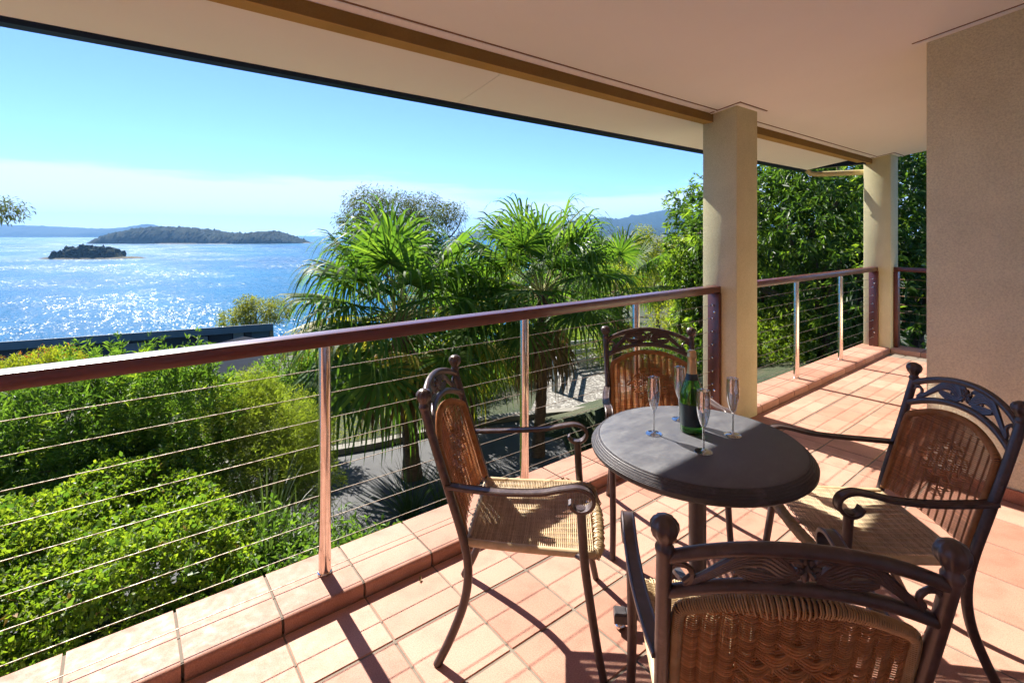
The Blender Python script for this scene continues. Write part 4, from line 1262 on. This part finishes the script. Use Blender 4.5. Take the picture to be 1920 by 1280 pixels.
# shrubs across the road and below the palms
for i, (px, py, d, r_, m, lab) in enumerate((
    (655, 770, 14.5, 1.0, 'leaf_lime', 'bright green shrub on the lawn beyond the road, below the left palm'),
    (560, 745, 14.0, 1.2, 'leaf_shrub', 'dark green shrub beyond the road, left of the left palm'),
    (740, 740, 15.5, 1.1, 'leaf_shrub', 'dark shrub behind the left palm trunk'),
    (850, 730, 15.5, 1.2, 'leaf_lime', 'lime green shrub in the gap between the two tall palms'),
    (940, 735, 17.0, 1.1, 'leaf_feather', 'pale green shrub left of the driveway fence'),
    (1120, 640, 19.0, 1.3, 'leaf_feather', 'pale shrub behind the driveway fence'),
    (690, 690, 16.8, 1.5, 'leaf_lime', 'large bright shrub filling the background under the left palm crown'),
    (800, 680, 17.2, 1.7, 'leaf_shrub', 'large dark shrub behind the shorter middle palm'),
    (540, 700, 11.5, .75, 'leaf_shrub', 'small dark shrub between the carport roof and the feathery shrub'),
    (620, 700, 16.0, 1.3, 'leaf_feather', 'pale green shrub beside the carport roof'),
    (925, 665, 18.2, 1.5, 'leaf_feather', 'large pale shrub left of the driveway palm trunk'),
    (1015, 640, 19.5, 1.5, 'leaf_lime', 'large lime green shrub behind the driveway palm trunk'),
    (1190, 660, 18.0, 1.4, 'leaf_lime', 'lime green shrub behind the far chair'),
    (1290, 600, 16.0, 1.2, 'leaf_yellow', 'yellow green shrub beside the large column, below the mango tree'),
    (1260, 690, 13.0, .8, 'leaf_shrub', 'dark low shrub right of the far chair'),
    (1440, 690, 11.5, 1.0, 'leaf_lime', 'lime green shrub under the mango trees past the large column'),
    (1560, 690, 11.0, 1.1, 'leaf_shrub', 'dark shrub under the mango trees beyond the far railing'))):
    q = at(px, py, d); q[2] = max(q[2], gz(q[0], q[1]) + .35)
    L = .09 if m != 'leaf_feather' else .11
    shrub('garden_shrub', lab, [(q, (r_, r_, r_ * .75)), (q + np.array([r_ * .6, -.3, -.1]), (r_ * .7, r_ * .7, r_ * .6))], int(900 * r_), 9, L * 1.15, L * (.34 if m != 'leaf_feather' else .14), m, spread=1.1, up=.7, jit=.04, stems=8, group='garden shrubs around the road')
# grass blades on the lawn
q = np.array(smooth_path([(x, y, 0) for x, y in road_c[:5]], 60)); T = np.gradient(q, axis=0); T /= np.linalg.norm(T, axis=1)[:, None]; N = np.stack([-T[:, 1], T[:, 0], T[:, 2]], 1)
k = rng.integers(0, len(q), 15000); P = q[k] + T[k] * rng.uniform(-.2, .2, (15000, 1)) + N[k] * rng.uniform(2.34, 4.6, (15000, 1)); P[:, 2] = RZ + .13
V, F = leafmesh(P, rng.normal(size=P.shape) * .5 + np.array([0, 0, 1.]), rng.uniform(.03, .08, len(P)), .008)
go = link('lawn_grass', npmesh('lawn_grass', V, F, 'leaf_yellow')); tag(go, 'dry yellow green lawn grass beyond the road kerb', 'grass', kind='stuff')

# trees farther off
q = at(752, 400, 27); gb = np.array([q[0], q[1], gz(q[0], q[1])])
ells = [(at(690, 385, 27), (1.4, 1.4, 1.1)), (at(745, 400, 27), (1.5, 1.5, 1.2)), (at(800, 395, 28), (1.3, 1.3, 1.0)), (at(845, 405, 27), (1.0, 1.0, .8)), (at(665, 420, 27), (1.0, 1.0, .9)), (at(760, 440, 27), (2.4, 2, 1.3)), (at(690, 480, 27), (1.8, 1.6, 1.4)), (at(840, 480, 27), (1.8, 1.6, 1.4))]
tree('gum_tree', 'wispy grey green gum tree rising behind the left palm', gb, ells, 3000, 9, .19, .040, 'leaf_gum', .2, spread=1.0, droop=.7, jit=.13, shell=.15, limbs=26)
q = at(480, 600, 34); gb = np.array([q[0], q[1], gz(q[0], q[1])])
tree('olive_tree', 'small olive green tree behind the blue house roof', gb, [(at(480, 590, 34), (1.5, 1.4, 1.0)), (at(445, 600, 34), (1.2, 1.1, .8)), (at(520, 580, 34), (1.1, 1.0, .9)), (at(465, 570, 34), (.8, .8, .6))], 900, 10, .16, .06, 'leaf_olive', .15, spread=1.2, droop=.2, jit=.10, shell=.4)
q = at(1235, 480, 24); gb = np.array([q[0], q[1], gz(q[0], q[1])])
tree('wattle_tree', 'yellow green tree in front of the blue mountain, left of the large column', gb, [(at(1215, 470, 24), (1.0, .9, 1.1)), (at(1245, 500, 24), (1.3, 1.1, 1.1)), (at(1275, 480, 24), (.8, .8, .9)), (at(1225, 540, 24), (1.5, 1.3, 1.1)), (at(1205, 440, 24), (.45, .45, .5))], 1300, 10, .14, .035, 'leaf_yellow', .13, spread=1.1, droop=.15, jit=.08, shell=.3)
# gum whose branch hangs into the left edge
q = at(-260, 600, 14); gb = np.array([q[0], q[1], gz(q[0], q[1])])
tree('gum_tree', 'gum branch with sparse grey green leaves reaching in at the left edge', gb, [(at(-60, 390, 14), (1.0, .9, .5)), (at(15, 397, 14), (.42, .4, .26)), (at(40, 392, 14), (.22, .25, .14)), (at(-200, 330, 14), (1.6, 1.4, .9))], 900, 8, .13, .026, 'leaf_gum', .15, spread=1.0, droop=.6, jit=.08, shell=.1, limbs=14)
# bushland scattered on the right-hand spur
spots = [(905, 560, 30, 'pale bushy tree in the gap between the two tall palms'), (985, 545, 38, 'dark bushy tree behind the crown of the driveway palm'), (935, 520, 55, 'pale bushy tree farther off between the tall palm crowns'),
         (1075, 548, 33, 'dark bushy tree right of the driveway palm crown'), (1110, 522, 48, 'pale bushy tree on the slope right of the driveway palm'), (1060, 505, 75, 'dark bushy tree high on the slope behind the driveway palm'),
         (1150, 535, 42, 'pale bushy tree behind the far right palm crown'), (1178, 505, 60, 'dark bushy tree left of the yellow green tree'), (1120, 490, 95, 'pale bushy tree below the far white houses'),
         (1300, 505, 40, 'dark bushy tree beside the large column under the mountain'), (1290, 472, 75, 'pale bushy tree between yellow green tree and large column'), (1150, 474, 150, 'dark bushy tree right of the far white houses'),
         (1045, 472, 170, 'pale bushy tree left of the far white houses')]
for i, (px, py, d, lab) in enumerate(spots):
    q = at(px, py, d); g_ = gz(q[0], q[1]); q[2] = max(q[2], g_ + 1.2); r_ = 1.6 + .02 * d
    tree('slope_tree', lab, (q[0], q[1], g_), [(q, (r_, r_, r_ * .8)), (q + np.array([r_ * .7, 0, -.3]), (r_ * .7, r_ * .7, r_ * .6)), (q + np.array([-r_ * .6, .4, -.4]), (r_ * .7, r_ * .7, r_ * .6))], 420, 9, .16 + .004 * d, .07 + .0018 * d, ('leaf_yellow', 'leaf_shrub')[i % 2], .15, group='bushy trees on the slope beyond the palms', spread=1.2, jit=.1 + .002 * d, limbs=5)

# dry leaves blown against the kerb
for k, (x, y, z, a, lab) in enumerate(((2.02, 2.10, KZ, .4, 'curled dry leaf on the kerb tiles behind the table, larger one'), (2.08, 2.07, KZ, 2.0, 'small dry leaf on the kerb tiles beside the larger one'), (1.02, 1.93, 0, 1.1, 'dry brown leaf on the floor at the foot of the kerb'))):
    L = .045 - .008 * k; pts = [(L * u, .5 * L * .45 * math.sin(math.pi * u) * sgn, .004 + .012 * u * u) for u in (0, .33, .66, 1) for sgn in (-1, 0, 1)]
    ca, sa = math.cos(a), math.sin(a); b = MB()
    b.add([(x + p_[0] * ca - p_[1] * sa, y + p_[0] * sa + p_[1] * ca, z + p_[2] - (.004 if i % 3 == 1 else 0) + .001) for i, p_ in enumerate(pts)], [(3 * i + j, 3 * i + j + 1, 3 * i + j + 4, 3 * i + j + 3) for i in range(3) for j in range(2)])
    solo('dry_leaf', b, 'frond_dead', lab, 'leaf', 'dry leaves on the terrace')
# ------------------------------------------------------------------ neighbouring house, fence
A = at(0, 640, 0 + 25.7); B = at(510, 605, 31.0)
zt = -4.0
A = np.array([-4.804 * .78, 36.433 * .78 - 1.0, 0]); 
A = at(-60, 644, 25.1); B = at(512, 605, 31.0); A[2] = B[2] = zt
ux = unit(B - A); uy = np.array([-ux[1], ux[0], 0]); LEN = float(np.linalg.norm(B - A))
h = thing('neighbour_house', 'long low blue grey house with flat roof edge below the sea view', 'house', (A + B) / 2 - np.array([0, 0, 3.2]))
def hbox(name, u0, u1, v0, v1, z0, z1, m, parent, bev=.02):
    b = MB()
    c = [A + ux * u + uy * v for u, v in ((u0, v0), (u1, v0), (u1, v1), (u0, v1))]
    b.add([(p[0], p[1], z) for z in (z0, z1) for p in c], [(0, 3, 2, 1), (4, 5, 6, 7), (0, 1, 5, 4), (1, 2, 6, 5), (2, 3, 7, 6), (3, 0, 4, 7)])
    return part(name, b, m, parent, smooth=False)
hbox('wall', .2, LEN - .2, .6, .9, zt - 3.4, zt - .36, 'house_blue', h)
b = MB(); c = [A + ux * u + uy * v for u, v in ((0, -.2), (LEN, -.2), (LEN, 7.4), (0, 7.4))]
b.add([(p_[0], p_[1], zz_ - (2.3 if i > 1 else 0)) for zz_ in (zt - .1, zt) for i, p_ in enumerate(c)], [(0, 3, 2, 1), (4, 5, 6, 7), (0, 1, 5, 4), (1, 2, 6, 5), (2, 3, 7, 6), (3, 0, 4, 7)])
rf = part('roof', b, 'house_fascia', h, smooth=False)
hbox('fascia', -.01, LEN + .01, -.24, -.201, zt - .42, zt + .01, 'house_fascia', rf)
hbox('end_wall', LEN - .5, LEN - .2, .9, 6.9, zt - 5.4, zt - 2.45, 'house_blue', h)
for u0, u1, z0, z1 in ((LEN - 4.1, LEN - 3.55, -1.15, -.62), (LEN - 2.2, LEN - 1.65, -1.05, -.55), (2.5, 3.2, -1.6, -.8), (6.2, 7.2, -1.7, -.7)):
    wv = hbox('window', u0 - .06, u1 + .06, .55, .599, zt + z0 - .06, zt + z1 + .06, 'gutter', h); hbox('pane', u0, u1, .53, .549, zt + z0, zt + z1, 'house_pane', wv)
hbox('wall_panel', LEN - 1.2, LEN - .25, .52, .598, zt - 3.3, zt - .5, 'house_fascia', h)
# lower corrugated roof in front of it
q0 = at(395, 716, 14.2); q1 = at(512, 676, 16.6); zc = -2.7
cr_t = thing('carport', 'pale corrugated carport roof below the blue house', 'carport', (q0[0], q0[1], -7))
b = MB(); nx = 44; d1 = unit((q1 - q0) * np.array([1, 1, 0])); d2 = np.array([-d1[1], d1[0], 0]); wl = 4.6
V = []; F = []
for i in range(nx * 4 + 1):
    u = i / (nx * 4) * wl
    for v in (0, 3.2): p_ = q0 + d1 * u + d2 * v; V.append((p_[0], p_[1], zc + .03 * math.cos(i * math.pi / 2) + v * .06))
F = [(2 * i, 2 * i + 2, 2 * i + 3, 2 * i + 1) for i in range(nx * 4)]
b.add(V, F); part('roof_sheet', b, 'corrugated', cr_t)
for u, v in ((.2, .2), (wl - .2, .2), (.2, 3), (wl - .2, 3)):
    p_ = q0 + d1 * u + d2 * v; b = MB(); b.box((p_[0] - .05, p_[1] - .05, -9.5), (p_[0] + .05, p_[1] + .05, zc + v * .06 - .02)); part('post', b, 'fence_paint', cr_t, smooth=False)
# driveway fence: an end bay and a long run
fp = [np.array([10.6, 11.3]), np.array([12.6, 13.0]), np.array([15.6, 12.3]), np.array([18.6, 11.6])]
ft = thing('driveway_fence', 'pale grey post and rail fence at the driveway edge', 'fence', (fp[1][0], fp[1][1], RZ))
for k, p_ in enumerate(fp):
    b = MB(); b.bbox((p_[0] - .07, p_[1] - .07, RZ - .1), (p_[0] + .07, p_[1] + .07, RZ + 1.02), .01); part('post', b, 'fence_paint', ft)
for k in range(3):
    a, c = fp[k], fp[k + 1]; dd = unit(c - a); a = a + dd * .072; c = c - dd * .072
    for z in (.18, .52, .86):
        b = MB(); nn_ = np.array([-dd[1], dd[0]]) * .025
        b.add([(p_[0] + s_ * nn_[0], p_[1] + s_ * nn_[1], RZ + zz_) for zz_ in (z, z + .13) for p_, s_ in ((a, -1), (c, -1), (c, 1), (a, 1))], [(0, 3, 2, 1), (4, 5, 6, 7), (0, 1, 5, 4), (1, 2, 6, 5), (2, 3, 7, 6), (3, 0, 4, 7)])
        part('rail', b, 'fence_paint', ft, smooth=False)

# ------------------------------------------------------------------ islands and mountains
def island(name, px0, px1, d, prof, m, width, label, nx=220, ny=26, rough=1.0, shore=True, seed=1):
    """prof: list of (0..1 along, height m); a ridge with a rounded cross-section and a rough canopy"""
    r_ = np.random.default_rng(seed)
    a = at(px0, 440, d); c = at(px1, 440, d); L = np.linalg.norm((c - a)[:2]); ex = unit((c - a) * np.array([1, 1, 0])); ey = np.array([-ex[1], ex[0], 0])
    u = np.linspace(0, 1, nx); hh = np.interp(u, [q[0] for q in prof], [q[1] for q in prof])
    v = np.linspace(-1, 1, ny); UU, VV = np.meshgrid(u, v, indexing='ij')
    H = hh[:, None] * np.clip(1 - np.abs(VV) ** 2.2, 0, 1) ** .75
    nz = r_.normal(size=(nx, ny)); nz = (nz + np.roll(nz, 1, 0) + np.roll(nz, 1, 1)) / 3
    H = H + np.where(H > 1.5, np.abs(nz) * rough * np.minimum(1, H / 8), 0) - 1.0 * (np.abs(VV) > .98)
    taper = np.sqrt(np.clip(np.minimum(u, 1 - u) * 8, 0, 1))[:, None] * .85 + .15
    c0 = (a + c) / 2; c0[2] = SEA
    P = ex * ((UU - .5) * L)[..., None] + ey * (VV * width * taper)[..., None] + np.array([0, 0, 1.0]) * H[..., None]
    idx = np.arange(nx * ny).reshape(nx, ny); Fq = np.stack([idx[:-1, :-1], idx[1:, :-1], idx[1:, 1:], idx[:-1, 1:]], -1).reshape(-1, 4)
    o = link(name, npmesh(name, P.reshape(-1, 3), Fq, m, False), None, c0); o['kind'] = 'structure'; o['label'] = label
    if shore:
        pr = MB(); nn_ = 64
        pts = [ex * (math.cos(t_) * L * .53) + ey * (math.sin(t_) * width * 1.12) for t_ in np.linspace(0, 2 * math.pi, nn_, endpoint=False)]
        V = [p_ * (1 + .04 * math.sin(5 * i)) + np.array([0, 0, -1]) for i, p_ in enumerate(pts)] + [p_ * .93 * (1 + .04 * math.sin(5 * i)) + np.array([0, 0, .012 * d * .12]) for i, p_ in enumerate(pts)]
        pr.add(V, [(i, (i + 1) % nn_, nn_ + (i + 1) % nn_, nn_ + i) for i in range(nn_)] + [tuple(range(nn_, 2 * nn_))])
        link('shore', pr.mesh('shore', 'shore_rock', True, 60), o)
    return o, ex, ey, L, c0
isl, ex, ey, L, c0 = island('island', 108, 226, 870, [(0, .5), (.1, 4), (.25, 12), (.5, 14), (.75, 12), (.9, 7), (1, 1)], 'forest', 32, 'small wooded islet with a pale sandspit', 90, 24, 3.0, True, 5)
# its trees, standing out against the water
V = []; F = []; o_ = 0
r_ = np.random.default_rng(9)
ico = bmesh.new(); bmesh.ops.create_icosphere(ico, subdivisions=2, radius=1); ico.verts.index_update()
IV = np.array([v.co[:] for v in ico.verts]); IF = np.array([[q.index for q in f.verts] for f in ico.faces]); ico.free()
for k in range(230):
    u = r_.uniform(-.41, .42); v_ = r_.uniform(-.8, .8); hz = float(np.interp(u + .5, [0, .1, .25, .5, .75, .9, 1], [.5, 4, 12, 14, 12, 7, 1])) * (1 - abs(v_) ** 2.2) ** .75
    s_ = r_.uniform(1.8, 4.6) * (1.35 if r_.random() < .12 else 1); P = IV * (1 + .35 * r_.normal(size=(len(IV), 1))) * np.array([s_, s_, s_ * 1.1]) + (ex * u * L + ey * v_ * 32) + np.array([0, 0, hz + s_ * .6])
    V.append(P); F.append(IF + o_); o_ += len(IV)
link('canopy', npmesh('canopy', np.concatenate(V), np.concatenate(F), 'forest'), isl, None, 'stuff')
b = MB(); nn_ = 40
pts = [ex * (math.cos(t_) * L * .82 + 8) + ey * (math.sin(t_) * 44) for t_ in np.linspace(0, 2 * math.pi, nn_, endpoint=False)]
b.add([p_ + np.array([0, 0, -.6]) for p_ in pts] + [p_ * .86 + np.array([0, 0, 1.9]) for p_ in pts], [(i, (i + 1) % nn_, nn_ + (i + 1) % nn_, nn_ + i) for i in range(nn_)] + [tuple(range(nn_, 2 * nn_))])
link('sandspit', b.mesh('sandspit', 'shore_rock', True, 60), isl)
island('island', 182, 578, 2350, [(0, 1), (.05, 14), (.12, 44), (.2, 64), (.3, 72), (.42, 70), (.52, 60), (.62, 46), (.70, 40), (.78, 50), (.84, 53), (.90, 34), (.96, 12), (1, 1)], 'forest', 170, 'long dark wooded island across the bay', 300, 30, 7.0, True, 2)
def mountains(name, px0, px1, d, prof, wid, seed, rough, label, base=SEA):
    o, *_ = island(name, px0, px1, d, prof, 'forest', wid, label, 260, 30, rough, False, seed); return o
mountains('hills', -420, 310, 8200, [(0, 90), (.2, 200), (.4, 215), (.55, 200), (.62, 185), (.70, 165), (.8, 130), (.86, 125), (.92, 150), (.96, 205), (1, 60)], 800, 3, 12, 'far blue hills on the left horizon')
mountains('mountains', 860, 1560, 6300, [(0, 60), (.1, 90), (.22, 150), (.32, 215), (.37, 240), (.42, 225), (.48, 270), (.54, 335), (.60, 290), (.68, 250), (.8, 260), (.9, 180), (1, 40)], 1500, 4, 14, 'blue mountain range behind the palms and columns')
mountains('hills', 880, 1500, 4200, [(0, 10), (.15, 40), (.4, 75), (.6, 95), (.8, 120), (1, 60)], 700, 6, 9, 'lower wooded hills in front of the mountains')
# white houses on the far slope
for k, (px, py, d) in enumerate(((1088, 458, 420), (1103, 462, 380), (1097, 470, 330), (1079, 466, 360), (1112, 455, 460))):
    q = at(px, py, d); b = MB(); s_ = .008 * d + 1.0
    t = thing('far_house', ['white far house with the highest roof on the wooded slope', 'white far house among trees, right of centre of its row', 'lowest white far house on the wooded slope', 'white far house at the left end of the hillside cluster', 'white far house at the right end of the hillside cluster'][k], 'house', (q[0], q[1], q[2] - 3), group='white houses on the far slope')
    b.box((q[0] - s_ * 1.4, q[1] - s_, q[2] - 3), (q[0] + s_ * 1.4, q[1] + s_, q[2])); part('wall', b, 'far_white', t, smooth=False)
    b = MB(); x, y, z = q; e = s_ * .3
    b.add([(x - s_ * 1.4 - e, y - s_ - e, z), (x + s_ * 1.4 + e, y - s_ - e, z), (x + s_ * 1.4 + e, y + s_ + e, z), (x - s_ * 1.4 - e, y + s_ + e, z), (x - s_, y, z + s_ * .7), (x + s_, y, z + s_ * .7)], [(0, 1, 5, 4), (1, 2, 5), (2, 3, 4, 5), (3, 0, 4), (3, 2, 1, 0)])
    part('roof', b, 'roof_sheet', t, smooth=False)

# ------------------------------------------------------------------ sea haze
hz = MB(); hz.box((-15500, -15500, -48), (15500, 15500, 480))
m = bpy.data.materials.new('haze'); m.use_nodes = True; nt = m.node_tree; nt.nodes.clear()
mo = nt.nodes.new('ShaderNodeOutputMaterial'); pv = nt.nodes.new('ShaderNodeVolumePrincipled')
pv.inputs['Color'].default_value = (.25, .55, 1.0, 1); pv.inputs['Density'].default_value = 7e-5; pv.inputs['Anisotropy'].default_value = 0
nt.links.new(pv.outputs[0], mo.inputs['Volume']); MATS['haze'] = m
ho = link('haze', hz.mesh('haze', 'haze', False)); tag(ho, 'thin pale sea haze over the bay', 'haze', kind='stuff')
